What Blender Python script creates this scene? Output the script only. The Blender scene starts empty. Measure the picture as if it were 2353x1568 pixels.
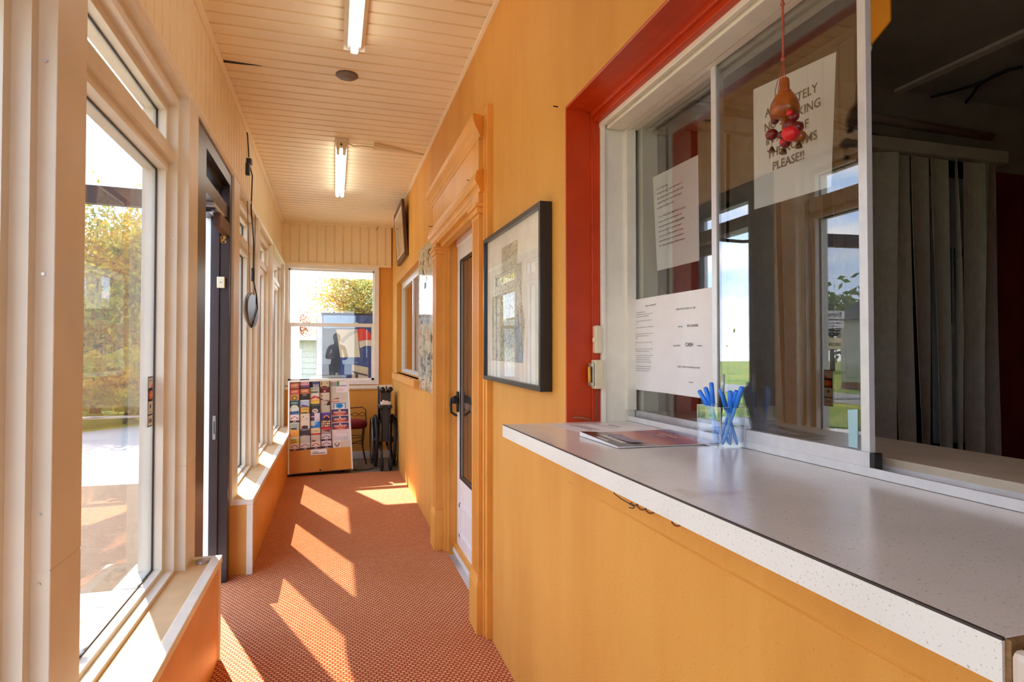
import bpy, bmesh, math, random
import numpy as np
from mathutils import Vector, Matrix
R = random.Random(7)
sc = bpy.context.scene
COL = sc.collection
# ------------------------------------------------------------------ camera
F = 1400.0; CX, CY = 1176.5, 784.0; H = 1.28
YAW = math.atan((CX-768.0)/F); PIT = math.atan((810.0-CY)/F)
FW = Vector((math.sin(YAW)*math.cos(PIT), math.cos(YAW)*math.cos(PIT), math.sin(PIT)))
RT = Vector((math.cos(YAW), -math.sin(YAW), 0)); UP = RT.cross(FW); EYE = Vector((0, 0, H))
cd = bpy.data.cameras.new('camera'); cam = bpy.data.objects.new('camera', cd); COL.objects.link(cam)
cd.sensor_width = 36.0; cd.lens = F/2353*36.0; cd.clip_start = 0.02; cd.clip_end = 400
M4 = Matrix((RT, UP, -FW)).transposed().to_4x4(); M4.translation = EYE; cam.matrix_world = M4
sc.camera = cam
def ray(px, py): return FW + RT*((px-CX)/F) - UP*((py-CY)/F)      # measuring helpers: photo point -> point on a real plane
def onX(px, py, X): d = ray(px, py); return EYE + d*(X/d.x)
def onY(px, py, Y): d = ray(px, py); return EYE + d*(Y/d.y)
def onZ(px, py, Z=0.0): d = ray(px, py); return EYE + d*((Z-H)/d.z)
# ------------------------------------------------------------------ materials
def S(r, g, b):
    f = lambda c: (c/255/12.92) if c/255 <= .04045 else ((c/255+.055)/1.055)**2.4
    return (f(r), f(g), f(b), 1)
MC = {}
def new_mat(name):
    m = bpy.data.materials.new(name); m.use_nodes = True
    nt = m.node_tree; nt.nodes.clear()
    out = nt.nodes.new('ShaderNodeOutputMaterial')
    return m, nt, out
def pbsdf(nt, out, col=(.8,.8,.8,1), rough=.5, metal=0, spec=.5):
    b = nt.nodes.new('ShaderNodeBsdfPrincipled')
    b.inputs['Base Color'].default_value = col; b.inputs['Roughness'].default_value = rough
    b.inputs['Metallic'].default_value = metal; b.inputs['Specular IOR Level'].default_value = spec
    nt.links.new(b.outputs[0], out.inputs['Surface']); return b
def pos(nt, scale=(1,1,1)):
    g = nt.nodes.new('ShaderNodeNewGeometry'); mp = nt.nodes.new('ShaderNodeMapping')
    mp.inputs['Scale'].default_value = scale; nt.links.new(g.outputs['Position'], mp.inputs[0]); return mp.outputs[0]
def noise(nt, vec, scale, detail=3, rough=.5):
    n = nt.nodes.new('ShaderNodeTexNoise'); n.inputs['Scale'].default_value = scale
    n.inputs['Detail'].default_value = detail; n.inputs['Roughness'].default_value = rough
    nt.links.new(vec, n.inputs['Vector']); return n.outputs[0]
def ramp(nt, fac, stops):
    r = nt.nodes.new('ShaderNodeValToRGB'); e = r.color_ramp.elements
    while len(e) < len(stops): e.new(.5)
    for k, (p, c) in enumerate(stops): e[k].position = p; e[k].color = c
    nt.links.new(fac, r.inputs[0]); return r.outputs[0]
def mix(nt, fac, a, b, mode='MIX'):
    m = nt.nodes.new('ShaderNodeMix'); m.data_type = 'RGBA'; m.blend_type = mode
    for s, v in ((m.inputs[0], fac), (m.inputs[6], a), (m.inputs[7], b)):
        if hasattr(v, 'is_output'): nt.links.new(v, s)
        else: s.default_value = v
    return m.outputs[2]
def bump(nt, b, h, strength=.3, dist=.002):
    n = nt.nodes.new('ShaderNodeBump'); n.inputs['Strength'].default_value = strength; n.inputs['Distance'].default_value = dist
    nt.links.new(h, n.inputs['Height']); nt.links.new(n.outputs[0], b.inputs['Normal'])
def plain(name, col, rough=.5, metal=0, var=.08, scale=14, spec=.5):
    if name in MC: return MC[name]
    m, nt, out = new_mat(name); b = pbsdf(nt, out, col, rough, metal, spec)
    if var:
        v = pos(nt); n = noise(nt, v, scale, 3)
        d = tuple(c*(1-var) for c in col[:3])+(1,); l = tuple(min(1, c*(1+var)) for c in col[:3])+(1,)
        nt.links.new(ramp(nt, n, [(.3, d), (.7, l)]), b.inputs['Base Color'])
    MC[name] = m; return m
def ink(r, g, b, rough=.45):
    k = 'ink_%d_%d_%d_%d' % (r, g, b, int(rough*100))
    return plain(k, S(r, g, b), rough, 0, 0)
def emit(name, col, st):
    m, nt, out = new_mat(name); e = nt.nodes.new('ShaderNodeEmission')
    e.inputs[0].default_value = col; e.inputs[1].default_value = st; nt.links.new(e.outputs[0], out.inputs[0]); return m
def glass(name, tint=(1,1,1,1), f0=.04, rough=0.0, p=5.0, gcol=(1,1,1,1)):
    m, nt, out = new_mat(name)
    g = nt.nodes.new('ShaderNodeNewGeometry'); d = nt.nodes.new('ShaderNodeVectorMath'); d.operation = 'DOT_PRODUCT'
    nt.links.new(g.outputs['Incoming'], d.inputs[0]); nt.links.new(g.outputs['Normal'], d.inputs[1])
    def ma(op, a, b=None):
        n = nt.nodes.new('ShaderNodeMath'); n.operation = op
        for s, v in ((n.inputs[0], a), (n.inputs[1], b)):
            if v is None: continue
            if hasattr(v, 'is_output'): nt.links.new(v, s)
            else: s.default_value = v
        return n.outputs[0]
    a = ma('ABSOLUTE', d.outputs['Value']); f = ma('ADD', ma('MULTIPLY', ma('POWER', ma('SUBTRACT', 1.0, a), p), 1-f0), f0)
    t = nt.nodes.new('ShaderNodeBsdfTransparent'); t.inputs[0].default_value = tint
    gl = nt.nodes.new('ShaderNodeBsdfGlossy'); gl.inputs['Roughness'].default_value = rough; gl.inputs[0].default_value = gcol
    mx = nt.nodes.new('ShaderNodeMixShader'); nt.links.new(f, mx.inputs[0]); nt.links.new(t.outputs[0], mx.inputs[1]); nt.links.new(gl.outputs[0], mx.inputs[2])
    nt.links.new(mx.outputs[0], out.inputs[0]); return m

def stucco(name, c1, c2, fine=1.0):
    m, nt, out = new_mat(name); b = pbsdf(nt, out, c1, .62, 0, .35)
    v = pos(nt); vs = pos(nt, (3.2, 3.2, .55))
    n1 = noise(nt, vs, 1.7, 5, .6); n2 = noise(nt, v, 150, 2); n3 = noise(nt, v, 1.1, 2); n4 = noise(nt, v, 150, 1)
    c = ramp(nt, n1, [(.3, c2), (.7, c1)])
    c = mix(nt, ramp(nt, n3, [(.4, (0,0,0,1)), (.75, (.35,.35,.35,1))]), c, tuple(min(1, k*1.25) for k in c1[:3])+(1,))
    c = mix(nt, ramp(nt, n4, [(.22, (.4,.4,.4,1)), (.32, (0,0,0,1))]), c, tuple(k*.45 for k in c2[:3])+(1,))
    nt.links.new(c, b.inputs['Base Color']); bump(nt, b, n2, .35*fine, .0025); return m
ORANGE = stucco('orange_stucco', S(224,166,76), S(212,148,60))
ORANGE_P = plain('orange_paint', S(226,160,68), .42, 0, .08, 5)
VINYL = plain('cream_vinyl', S(230,224,206), .42, 0, .05, 6)
CEIL = plain('cream_soffit', S(242,227,188), .5, 0, .05, 2.2)
WHITE = plain('white_paint', S(235,232,224), .4, 0, .04, 9)
TRIMW = plain('white_edge_trim', S(238,234,216), .3, 0, .04, 20)
IVORY = plain('ivory_plastic', S(226,214,176), .35, 0, .03, 30)
BRONZE = plain('dark_bronze', S(62,48,44), .32, .45, .12, 8)
ALU = plain('aluminium', S(205,206,206), .3, .55, .06, 40)
ALUW = plain('pale_aluminium', S(222,222,220), .32, .2, .05, 40)
BLACK = plain('black_plastic', S(26,25,25), .4, 0, .1, 30)
RUBBER = plain('black_rubber', S(20,20,20), .7, 0, .1, 30)
CHROME = plain('steel', S(170,168,165), .2, .95, .05, 30)
PAPER = plain('white_paper', S(236,234,232), .65, 0, .02, 20)
INKB = plain('black_ink', S(28,26,26), .6, 0, 0)
CONC_IN = plain('grey_concrete_floor', S(140,128,112), .7, 0, .14, 9)

def m_carpet():
    m, nt, out = new_mat('woven_carpet'); b = pbsdf(nt, out, (.5,.25,.13,1), .92, 0, .15)
    v = pos(nt); mp = nt.nodes.new('ShaderNodeMapping'); mp.inputs['Rotation'].default_value = (0,0,.0); nt.links.new(v, mp.inputs[0])
    br = nt.nodes.new('ShaderNodeTexBrick'); nt.links.new(mp.outputs[0], br.inputs['Vector'])
    br.inputs['Color1'].default_value = S(242,196,134); br.inputs['Color2'].default_value = S(230,172,108); br.inputs['Mortar'].default_value = S(168,74,50)
    br.inputs['Scale'].default_value = 1; br.inputs['Mortar Size'].default_value = .0042; br.inputs['Mortar Smooth'].default_value = .35
    br.inputs['Brick Width'].default_value = .021; br.inputs['Row Height'].default_value = .0165
    n = noise(nt, v, 1.6, 4); n2 = noise(nt, v, 320, 2)
    c = mix(nt, ramp(nt, n, [(.45, (0,0,0,1)), (.8, (.45,.45,.45,1))]), br.outputs['Color'], S(176,104,52))
    c = mix(nt, ramp(nt, n2, [(.35, (.35,.35,.35,1)), (.6, (0,0,0,1))]), c, S(136,68,36))
    nt.links.new(c, b.inputs['Base Color']); bump(nt, b, br.outputs['Fac'], -.6, .003); return m
CARPET = m_carpet()
def m_counter():
    m, nt, out = new_mat('speckled_laminate'); b = pbsdf(nt, out, (.7,.7,.66,1), .2, 0, .55)
    v = pos(nt); n0 = noise(nt, v, 6, 3); n1 = noise(nt, v, 290, 1); n2 = noise(nt, v, 460, 1); n3 = noise(nt, v, 3.2, 5)
    c = ramp(nt, n0, [(.3, S(226,228,220)), (.7, S(236,238,230))])
    c = mix(nt, ramp(nt, n1, [(.25, (.6,.6,.6,1)), (.33, (0,0,0,1))]), c, S(150,134,114))
    c = mix(nt, ramp(nt, n2, [(.22, (.55,.55,.55,1)), (.3, (0,0,0,1))]), c, S(120,126,130))
    c = mix(nt, ramp(nt, n3, [(.70, (0,0,0,1)), (.78, (.5,.5,.5,1))]), c, S(150,112,66))
    nt.links.new(c, b.inputs['Base Color']); return m
LAM = m_counter()
def m_red():
    m, nt, out = new_mat('red_gloss_paint'); b = pbsdf(nt, out, S(196,60,8), .34, 0, .45)
    v = pos(nt); n = noise(nt, v, 7, 4); n2 = noise(nt, v, 60, 2)
    nt.links.new(ramp(nt, n, [(.3, S(182,52,6)), (.7, S(204,66,10))]), b.inputs['Base Color']); bump(nt, b, n2, .15, .002); return m
RED = m_red()
def m_wood(name, c1, c2, sc_=(18,1.2,1.2), rough=.4):
    m, nt, out = new_mat(name); b = pbsdf(nt, out, c1, rough)
    v = pos(nt, sc_); w = nt.nodes.new('ShaderNodeTexWave'); w.wave_type = 'BANDS'; w.bands_direction = 'X'
    w.inputs['Scale'].default_value = .55; w.inputs['Distortion'].default_value = 5; w.inputs['Detail'].default_value = 3; w.inputs['Detail Scale'].default_value = .8
    nt.links.new(v, w.inputs[0]); nt.links.new(ramp(nt, w.outputs['Fac'], [(.15, c2), (.6, c1)]), b.inputs['Base Color']); return m
OAK = m_wood('golden_oak_veneer', S(206,142,52), S(192,124,40), (1.6, 1.6, .35))
DKWOOD = m_wood('brown_wood', S(110,62,30), S(72,38,18), (6, 6, 6))
def m_brick():
    m, nt, out = new_mat('red_brick'); b = pbsdf(nt, out, (.4,.15,.1,1), .8)
    g = nt.nodes.new('ShaderNodeNewGeometry'); s = nt.nodes.new('ShaderNodeSeparateXYZ'); nt.links.new(g.outputs['Position'], s.inputs[0])
    a = nt.nodes.new('ShaderNodeMath'); a.operation = 'ADD'; nt.links.new(s.outputs[0], a.inputs[0]); nt.links.new(s.outputs[1], a.inputs[1])
    cb = nt.nodes.new('ShaderNodeCombineXYZ'); nt.links.new(a.outputs[0], cb.inputs[0]); nt.links.new(s.outputs[2], cb.inputs[1])
    br = nt.nodes.new('ShaderNodeTexBrick'); nt.links.new(cb.outputs[0], br.inputs['Vector'])
    br.inputs['Color1'].default_value = S(166,84,66); br.inputs['Color2'].default_value = S(140,62,52); br.inputs['Mortar'].default_value = S(176,166,156)
    br.inputs['Scale'].default_value = 1; br.inputs['Mortar Size'].default_value = .008; br.inputs['Brick Width'].default_value = .21; br.inputs['Row Height'].default_value = .075
    nt.links.new(br.outputs['Color'], b.inputs['Base Color']); return m
BRICK = m_brick()
def m_two(name, c1, c2, scale, rough=.85, lo=.35, hi=.65, detail=5, vs=(1,1,1)):
    m, nt, out = new_mat(name); b = pbsdf(nt, out, c1, rough, 0, .2); n = noise(nt, pos(nt, vs), scale, detail, .6)
    nt.links.new(ramp(nt, n, [(lo, c1), (hi, c2)]), b.inputs['Base Color']); return m
CONCRETE = m_two('pale_concrete', S(196,190,180), S(214,209,199), 1.3)
STONE = m_two('pale_stone_sill', S(214,210,202), S(226,222,214), 9)
ASPHALT = m_two('brown_gravel_asphalt', S(112,100,86), S(140,126,108), 34, .9)
GRASS = m_two('lawn_grass', S(84,120,34), S(150,146,52), .5, .9, .4, .62)
ROAD = m_two('grey_road', S(128,126,124), S(146,144,142), .6)
GL_WIN = glass('window_glass_bronze_tint', (.81,.775,.735,1), .022)
GL_DOOR = glass('door_glass_tint', (.88,.88,.88,1), .03)
GL_CLR = glass('clear_glass', (.985,.99,.985,1), .03)
GL_SLIDE = glass('sliding_pane_glass', (.90,.92,.91,1), .11)
ACRYL = glass('clear_acrylic', (.96,.975,.985,1), .06)

# ------------------------------------------------------------------ mesh helpers
class MB:
    def __init__(s): s.bm = bmesh.new(); s.mi = 0
    def m(s, i): s.mi = i; return s
    def _faces(s, fs):
        for f in fs: f.material_index = s.mi
    def box(s, x0, x1, y0, y1, z0, z1, bev=0):
        if x1 < x0: x0, x1 = x1, x0
        if y1 < y0: y0, y1 = y1, y0
        if z1 < z0: z0, z1 = z1, z0
        r = bmesh.ops.create_cube(s.bm, size=1)
        for v in r['verts']: v.co = Vector(((x0+x1)/2+v.co.x*(x1-x0), (y0+y1)/2+v.co.y*(y1-y0), (z0+z1)/2+v.co.z*(z1-z0)))
        es = list({e for v in r['verts'] for e in v.link_edges}); fs = list({f for v in r['verts'] for f in v.link_faces})
        s._faces(fs)
        if bev:
            q = bmesh.ops.bevel(s.bm, geom=es, offset=bev, segments=2, profile=.5, affect='EDGES'); s._faces(q['faces'])
        return s
    def obox(s, c, ax, ay, az, hx, hy, hz):
        c = Vector(c); ax, ay, az = Vector(ax), Vector(ay), Vector(az)
        r = bmesh.ops.create_cube(s.bm, size=2)
        for v in r['verts']: v.co = c + ax*(v.co.x*hx) + ay*(v.co.y*hy) + az*(v.co.z*hz)
        s._faces({f for v in r['verts'] for f in v.link_faces}); return s
    def poly(s, pts): 
        f = s.bm.faces.new([s.bm.verts.new(Vector(p)) for p in pts]); f.material_index = s.mi; return s
    def loft(s, A, B, cap=True):
        n = len(A); a = [s.bm.verts.new(Vector(p)) for p in A]; b = [s.bm.verts.new(Vector(p)) for p in B]; fs = []
        for i in range(n): fs.append(s.bm.faces.new((a[i], a[(i+1) % n], b[(i+1) % n], b[i])))
        if cap: fs.append(s.bm.faces.new(a[::-1])); fs.append(s.bm.faces.new(b))
        s._faces(fs); return s
    def prism_y(s, p, y0, y1): return s.loft([(x, y0, z) for x, z in p], [(x, y1, z) for x, z in p])
    def prism_x(s, p, x0, x1): return s.loft([(x0, y, z) for y, z in p], [(x1, y, z) for y, z in p])
    def prism_z(s, p, z0, z1): return s.loft([(x, y, z0) for x, y in p], [(x, y, z1) for x, y in p])
    def tube(s, pts, r, seg=8, closed=False, radii=None):
        pts = [Vector(p) for p in pts]; n = len(pts); rings = []
        ref = Vector((0,0,1)); prev = None
        for i in range(n):
            t = (pts[(i+1) % n]-pts[i-1]) if closed else (pts[min(i+1, n-1)]-pts[max(i-1, 0)])
            t.normalize()
            if prev is None: u = t.cross(ref); u = t.cross(Vector((1,0,0))) if u.length < .05 else u
            else: u = prev - t*prev.dot(t)
            u.normalize(); prev = u; w = t.cross(u); rr = radii[i] if radii else r
            rings.append([s.bm.verts.new(pts[i]+u*(rr*math.cos(2*math.pi*k/seg))+w*(rr*math.sin(2*math.pi*k/seg))) for k in range(seg)])
        fs = []
        for i in range(n if closed else n-1):
            a, b = rings[i], rings[(i+1) % n]
            for k in range(seg): fs.append(s.bm.faces.new((a[k], a[(k+1) % seg], b[(k+1) % seg], b[k])))
        if not closed: fs += [s.bm.faces.new(rings[0][::-1]), s.bm.faces.new(rings[-1])]
        for f in fs: f.smooth = True
        s._faces(fs); return s
    def lathe(s, c, prof, seg=24, axis='z', sx=1, sy=1):
        c = Vector(c); rings = []
        A = {'z': (Vector((1,0,0)), Vector((0,1,0)), Vector((0,0,1))), 'x': (Vector((0,1,0)), Vector((0,0,1)), Vector((1,0,0))), 'y': (Vector((0,0,1)), Vector((1,0,0)), Vector((0,1,0)))}[axis]
        for r, h in prof:
            rings.append([s.bm.verts.new(c+A[0]*(max(r, 1e-5)*sx*math.cos(2*math.pi*k/seg))+A[1]*(max(r, 1e-5)*sy*math.sin(2*math.pi*k/seg))+A[2]*h) for k in range(seg)])
        fs = []
        for a, b in zip(rings, rings[1:]):
            for k in range(seg):
                f = s.bm.faces.new((a[k], a[(k+1) % seg], b[(k+1) % seg], b[k])); f.smooth = True; fs.append(f)
        fs += [s.bm.faces.new(rings[0][::-1]), s.bm.faces.new(rings[-1])]
        s._faces(fs); return s
    def ball(s, c, r, sx=1, sy=1, sz=1, seg=14):
        q = bmesh.ops.create_uvsphere(s.bm, u_segments=seg, v_segments=max(6, seg//2), radius=r)
        for v in q['verts']: v.co = Vector(c)+Vector((v.co.x*sx, v.co.y*sy, v.co.z*sz))
        fs = {f for v in q['verts'] for f in v.link_faces}
        for f in fs: f.smooth = True
        s._faces(fs); return s
    def ring(s, c, rad, r, axis='x', seg=36, tseg=8):
        c = Vector(c); A = {'x': (Vector((0,1,0)), Vector((0,0,1))), 'y': (Vector((1,0,0)), Vector((0,0,1))), 'z': (Vector((1,0,0)), Vector((0,1,0)))}[axis]
        return s.tube([c+A[0]*(rad*math.cos(2*math.pi*k/seg))+A[1]*(rad*math.sin(2*math.pi*k/seg)) for k in range(seg)], r, tseg, True)
    def text(s, body, o, right, up, size, align='CENTER', bold=0.0, lift=.0004):
        o, right, up = Vector(o), Vector(right).normalized(), Vector(up).normalized(); nrm = right.cross(up)
        vs, fs = text_geo(body, align, bold)
        b = [s.bm.verts.new(o+right*(x*size)+up*(y*size)+nrm*lift) for x, y in vs]
        for f in fs:
            try: q = s.bm.faces.new([b[i] for i in f]); q.material_index = s.mi
            except ValueError: pass
        return s
    def build(s, name, mats, parent=None, kind=None, origin=None):
        if not isinstance(mats, (list, tuple)): mats = [mats]
        bm = s.bm; bmesh.ops.recalc_face_normals(bm, faces=bm.faces[:]) if not getattr(s, 'norecalc', False) else None
        if parent is None:
            if origin is None:
                xs = [v.co for v in bm.verts]; lo = [min(c[i] for c in xs) for i in range(3)]; hi = [max(c[i] for c in xs) for i in range(3)]
                origin = Vector(((lo[0]+hi[0])/2, (lo[1]+hi[1])/2, lo[2]))
            off = Vector(origin); loc = off
        else: off = WLOC[parent.name]; loc = Vector((0,0,0))
        for v in bm.verts: v.co -= off
        me = bpy.data.meshes.new(name); bm.to_mesh(me); bm.free()
        for m in mats: me.materials.append(m)
        o = bpy.data.objects.new(name, me); COL.objects.link(o); o.location = loc
        if parent is not None: o.parent = parent
        WLOC[o.name] = Vector(off)
        if kind: o['kind'] = kind
        return o
WLOC = {}
TG = {}
def text_geo(body, align='CENTER', bold=0.0):
    k = (body, align, bold)
    if k in TG: return TG[k]
    cu = bpy.data.curves.new('t', 'FONT'); cu.body = body; cu.size = 1; cu.align_x = align; cu.offset = bold; cu.resolution_u = 2
    ob = bpy.data.objects.new('t', cu); COL.objects.link(ob); bpy.context.view_layer.update()
    me = bpy.data.meshes.new_from_object(ob.evaluated_get(bpy.context.evaluated_depsgraph_get()))
    vs = [(v.co.x, v.co.y) for v in me.vertices]; fs = [list(p.vertices) for p in me.polygons]
    bpy.data.objects.remove(ob); bpy.data.curves.remove(cu); bpy.data.meshes.remove(me)
    TG[k] = (vs, fs); return TG[k]
def tag(o, label, cat=None, group=None, kind=None):
    o['label'] = label
    if cat: o['category'] = cat
    if group: o['group'] = group
    if kind: o['kind'] = kind
    return o
def thing(name, loc, label, cat, group=None, kind=None):
    o = bpy.data.objects.new(name, None); COL.objects.link(o); o.location = Vector(loc); o.empty_display_size = .1
    WLOC[o.name] = Vector(loc); return tag(o, label, cat, group, kind)
def struct(mb, name, mats, label, cat, parent=None):
    o = mb.build(name, mats, parent, 'structure' if parent is None else None)
    if parent is None: tag(o, label, cat)
    return o
# ================================================================== THE BUILDING SHELL
ZC, XR, YF, YB = 2.815, .68, 7.6, -2.3
SEAM = .835
b = MB(); b.box(-.60, .70, YB, 6.68, -.03, .004); struct(b, 'floor', CARPET, 'orange and red woven carpet running the length of the porch', 'floor')
b = MB(); b.box(-.72, 1.0, 6.681, YF+.1, -.03, -.002); struct(b, 'floor', CONC_IN, 'bare grey concrete strip of floor beyond the carpet end', 'floor')
b = MB(); b.box(-.74, -.601, 2.80, 3.82, -.05, .0); struct(b, 'trim_1', ALU, 'metal threshold under the open entrance door', 'threshold')
# ceiling: ribbed boards across the porch
def ribbed(axis, a0, a1, pitch, f):
    p = []; a = a0
    while a < a1-1e-4:
        e = min(a+pitch, a1)
        p += [(a, 0), (a+.080, 0), (a+.084, .016), (a+.094, .016), (a+.098, 0)]
        a = e
    p = [q for q in p if q[0] < a1]; p.append((a1, 0))
    return f(p)
def rib_y(p, x0, x1, z):
    b = MB()
    for (u, d), (v, e) in zip(p, p[1:]): b.poly([(x0, u, z+d), (x1, u, z+d), (x1, v, z+e), (x0, v, z+e)])
    b.box(x0, x1, p[0][0], p[-1][0], z+.018, z+.035); return b
c = ribbed('y', YB, YF, .1, lambda p: rib_y(p, -.62, .70, ZC)); c.norecalc = True
struct(c, 'ceiling', CEIL, 'cream ribbed vinyl soffit ceiling over the porch', 'ceiling')
b = MB(); b.box(-.9+.13, 4.2, -2.7, 8.0, ZC+.04, ZC+.2); struct(b, 'trim_2', CONCRETE, 'flat roof slab over the porch and office', 'roof')
# left header: vertical boards above the windows
b = MB(); b.norecalc = True
p = ribbed('y', YB, YF, .1, lambda p: p)
for (u, d), (v, e) in zip(p, p[1:]): b.poly([(-.588-d*.45, u, 2.32), (-.588-e*.45, v, 2.32), (-.588-e*.45, v, ZC), (-.588-d*.45, u, ZC)])
b.box(-.72, -.60, YB, YF+.1, 2.315, ZC+.05)
struct(b, 'wall_left', CEIL, 'cream vertical board panel above the left windows', 'wall')
b = MB(); b.prism_y([(-.60, 2.285), (-.556, 2.285), (-.548, 2.30), (-.556, 2.326), (-.584, 2.34), (-.60, 2.34)], YB, YF-.02); struct(b, 'trim_3', TRIMW, 'white moulding along the top of the left windows', 'trim')
b = MB(); b.prism_y([(-.60, ZC+.003), (-.566, ZC+.003), (-.566, ZC-.012), (-.582, ZC-.026), (-.60, ZC-.026)], YB, YF-.02); struct(b, 'trim_4', CEIL, 'cream bead where the left panel meets the ceiling', 'trim')
b = MB(); b.prism_y([(.70, ZC+.003), (.664, ZC+.003), (.664, ZC-.008), (.70, ZC-.014)], YB, YF-.02); struct(b, 'trim_5', CEIL, 'cream bead where the orange wall meets the ceiling', 'trim')
b = MB(); b.box(-.78, -.70, -2.6, 8.0, 2.36, 2.44).box(-.78, -.70, -2.6, 8.0, 2.44, ZC+.2); struct(b, 'trim_6', WHITE, 'white fascia board outside above the windows', 'trim')
# half walls
def half_wall(y0, y1, lab):
    b = MB(); b.box(-.70, -.456, y0, y1, -.02, .426); struct(b, 'wall_left', ORANGE_P, lab, 'wall')
b = MB(); b.box(-.60, -.47, YB, 2.776, .4262, .4295); struct(b, 'trim_41', plain('tan_ledge_paint', S(216,184,136), .5, 0, .1, 8), 'tan painted ledge below the near window', 'ledge')
b = MB(); b.box(-.60, -.47, 3.827, 7.59, .4262, .4295); struct(b, 'trim_42', plain('tan_ledge_paint', S(216,184,136)), 'tan painted ledge below the far windows', 'ledge')
half_wall(YB, 2.79, 'low orange wall with a ledge under the near window')
half_wall(3.815, YF, 'low orange wall with a ledge under the far windows')
b = MB(); b.box(-.482, -.444, YB, 2.80, .404, .434, .003).box(-.70, -.482, 2.775, 2.80, .41, .434, .002).box(-.462, -.448, 2.784, 2.797, -.0, .404); struct(b, 'trim_7', TRIMW, 'white nosing on the near low wall', 'trim')
b = MB(); b.box(-.482, -.444, 3.803, YF, .404, .434, .003).box(-.566, -.482, 3.803, 3.826, .404, .434, .002).box(-.478, -.446, 3.803, 3.83, .005, .404); struct(b, 'trim_8', TRIMW, 'white nosing and corner strip on the far low wall', 'trim')
# posts between the windows
def post(y0, y1, n, lab, z0=.426):
    xo = -.685 if n == 11 else -.70
    b = MB(); b.box(xo, -.552, y0, y1, z0, SEAM-.0012, .002).box(xo, -.554, y0+.001, y1-.001, SEAM-.002, SEAM+.002).box(xo, -.552, y0, y1, SEAM+.0012, 2.30, .002)
    struct(b, 'trim_%d' % n, VINYL, lab, 'post')
post(1.462, 1.618, 9, 'cream vinyl clad post at the left edge of the view')
post(2.650, 2.815, 10, 'cream vinyl clad post between near window and entrance door')
post(3.775, 3.985, 11, 'cream vinyl clad post just beyond the dark door frame')
post(4.90, 5.06, 12, 'cream vinyl post between the first and second far windows')
post(6.04, 6.22, 13, 'cream vinyl post between the second and third far windows')
post(7.42, 7.60, 14, 'cream vinyl post in the far left corner')
post(.27, .43, 15, 'cream vinyl post beside the camera position'); post(-.92, -.76, 16, 'cream vinyl post behind the camera position')
# windows of the left wall
def left_window(n, ya, yb, lab, zs=.426):
    o = thing('window_%d' % n, (-.655, (ya+yb)/2, zs), lab, 'window', None, 'structure')
    b = MB()
    for a, e, x, zlo, zhi in ((0, .03, -.586, zs, 2.30), (.03, .06, -.62, zs+.018, 2.236)):
        b.box(-.70, x, ya+a, ya+e, zlo, zhi).box(-.70, x, yb-e, yb-a, zlo, zhi)
    b.box(-.70, -.586, ya+.03, yb-.03, 2.236, 2.30).box(-.70, -.586, ya+.03, yb-.03, zs, zs+.018)
    b.box(-.70, -.62, ya+.06, yb-.06, 2.206, 2.236).box(-.70, -.62, ya+.06, yb-.06, zs+.018, zs+.034)
    b.box(-.70, -.614, ya+.055, yb-.055, 1.978, 2.085).box(-.70, -.598, ya+.03, yb-.03, 2.012, 2.05)
    b.build('frame', VINYL, o)
    g = MB()
    for y in (ya+.062, yb-.062): g.box(-.6545, -.6495, y-.003, y+.003, zs+.034, 1.978).box(-.6545, -.6495, y-.003, y+.003, 2.085, 2.206)
    for z in (zs+.036, 1.976, 2.087, 2.204): g.box(-.6545, -.6495, ya+.06, yb-.06, z-.003, z+.003)
    g.build('gasket', BLACK, o)
    b = MB(); b.box(-.657, -.654, ya+.06, yb-.06, zs+.034, 1.978); b.build('pane', GL_WIN, o)
    b = MB(); b.box(-.657, -.654, ya+.06, yb-.06, 2.085, 2.206); b.build('transom_pane', GL_WIN, o)
    return o
left_window(1, 1.618, 2.650, 'tall cream framed window with a transom left of the entrance')
left_window(2, 3.985, 4.90, 'first cream framed window beyond the entrance, behind the hanging oval sign')
left_window(3, 5.06, 6.04, 'second cream framed window beyond the entrance')
left_window(4, 6.22, 7.42, 'last cream framed window before the far corner')
left_window(5, .43, 1.462, 'window whose cream frame edges the left side of the view')
left_window(6, -.76, .27, 'cream framed window behind the camera position')
b = MB(); b.box(-.70, -.552, YB-.1, -.92, .426, 2.30); struct(b, 'wall_left', VINYL, 'blank cream wall behind the camera position', 'wall')
# small screw heads in the frames are separate parts of nothing: they sit in the post faces
b = MB()
for z in (1.90, 1.46, .97, .83): b.lathe((-.572, 1.4605, z-.02), [(.0035, 0), (.0035, -.0012)], 10, 'y')
for z in (1.72, .55): b.lathe((-.60, 2.6185, z), [(.003, 0), (.003, -.001)], 10, 'y')
struct(b, 'trim_17', ALU, 'small screw heads in the cream window posts', 'screws')
# ---------------------------------------------------------------- entrance door, open outwards
D1 = thing('door_1', (-.63, 3.30, 0), 'dark bronze entrance door frame with glazed leaf standing open', 'door', None, 'structure')
b = MB(); b.box(-.66, -.565, 3.705, 3.773, -.0, 2.285, .002).box(-.645, -.615, 3.690, 3.705, .0, 2.20); j = b.build('jamb', BRONZE, D1)
b = MB(); b.box(-.64, -.625, 3.686, 3.691, .80, .93).m(1).box(-.635, -.630, 3.684, 3.687, .83, .90); b.build('strike_plate', [CHROME, BLACK], D1)
b = MB(); b.box(-.685, -.565, 2.817, 3.05, 0, 2.285); b.build('jamb', BRONZE, D1)
b = MB(); b.box(-.685, -.565, 3.05, 3.705, 2.215, 2.285).box(-.66, -.60, 3.05, 3.705, 2.19, 2.215); b.build('header', BRONZE, D1)
b = MB(); b.box(-.685, -.575, 3.05, 3.705, 2.025, 2.10); b.build('transom_bar', BRONZE, D1)
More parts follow.
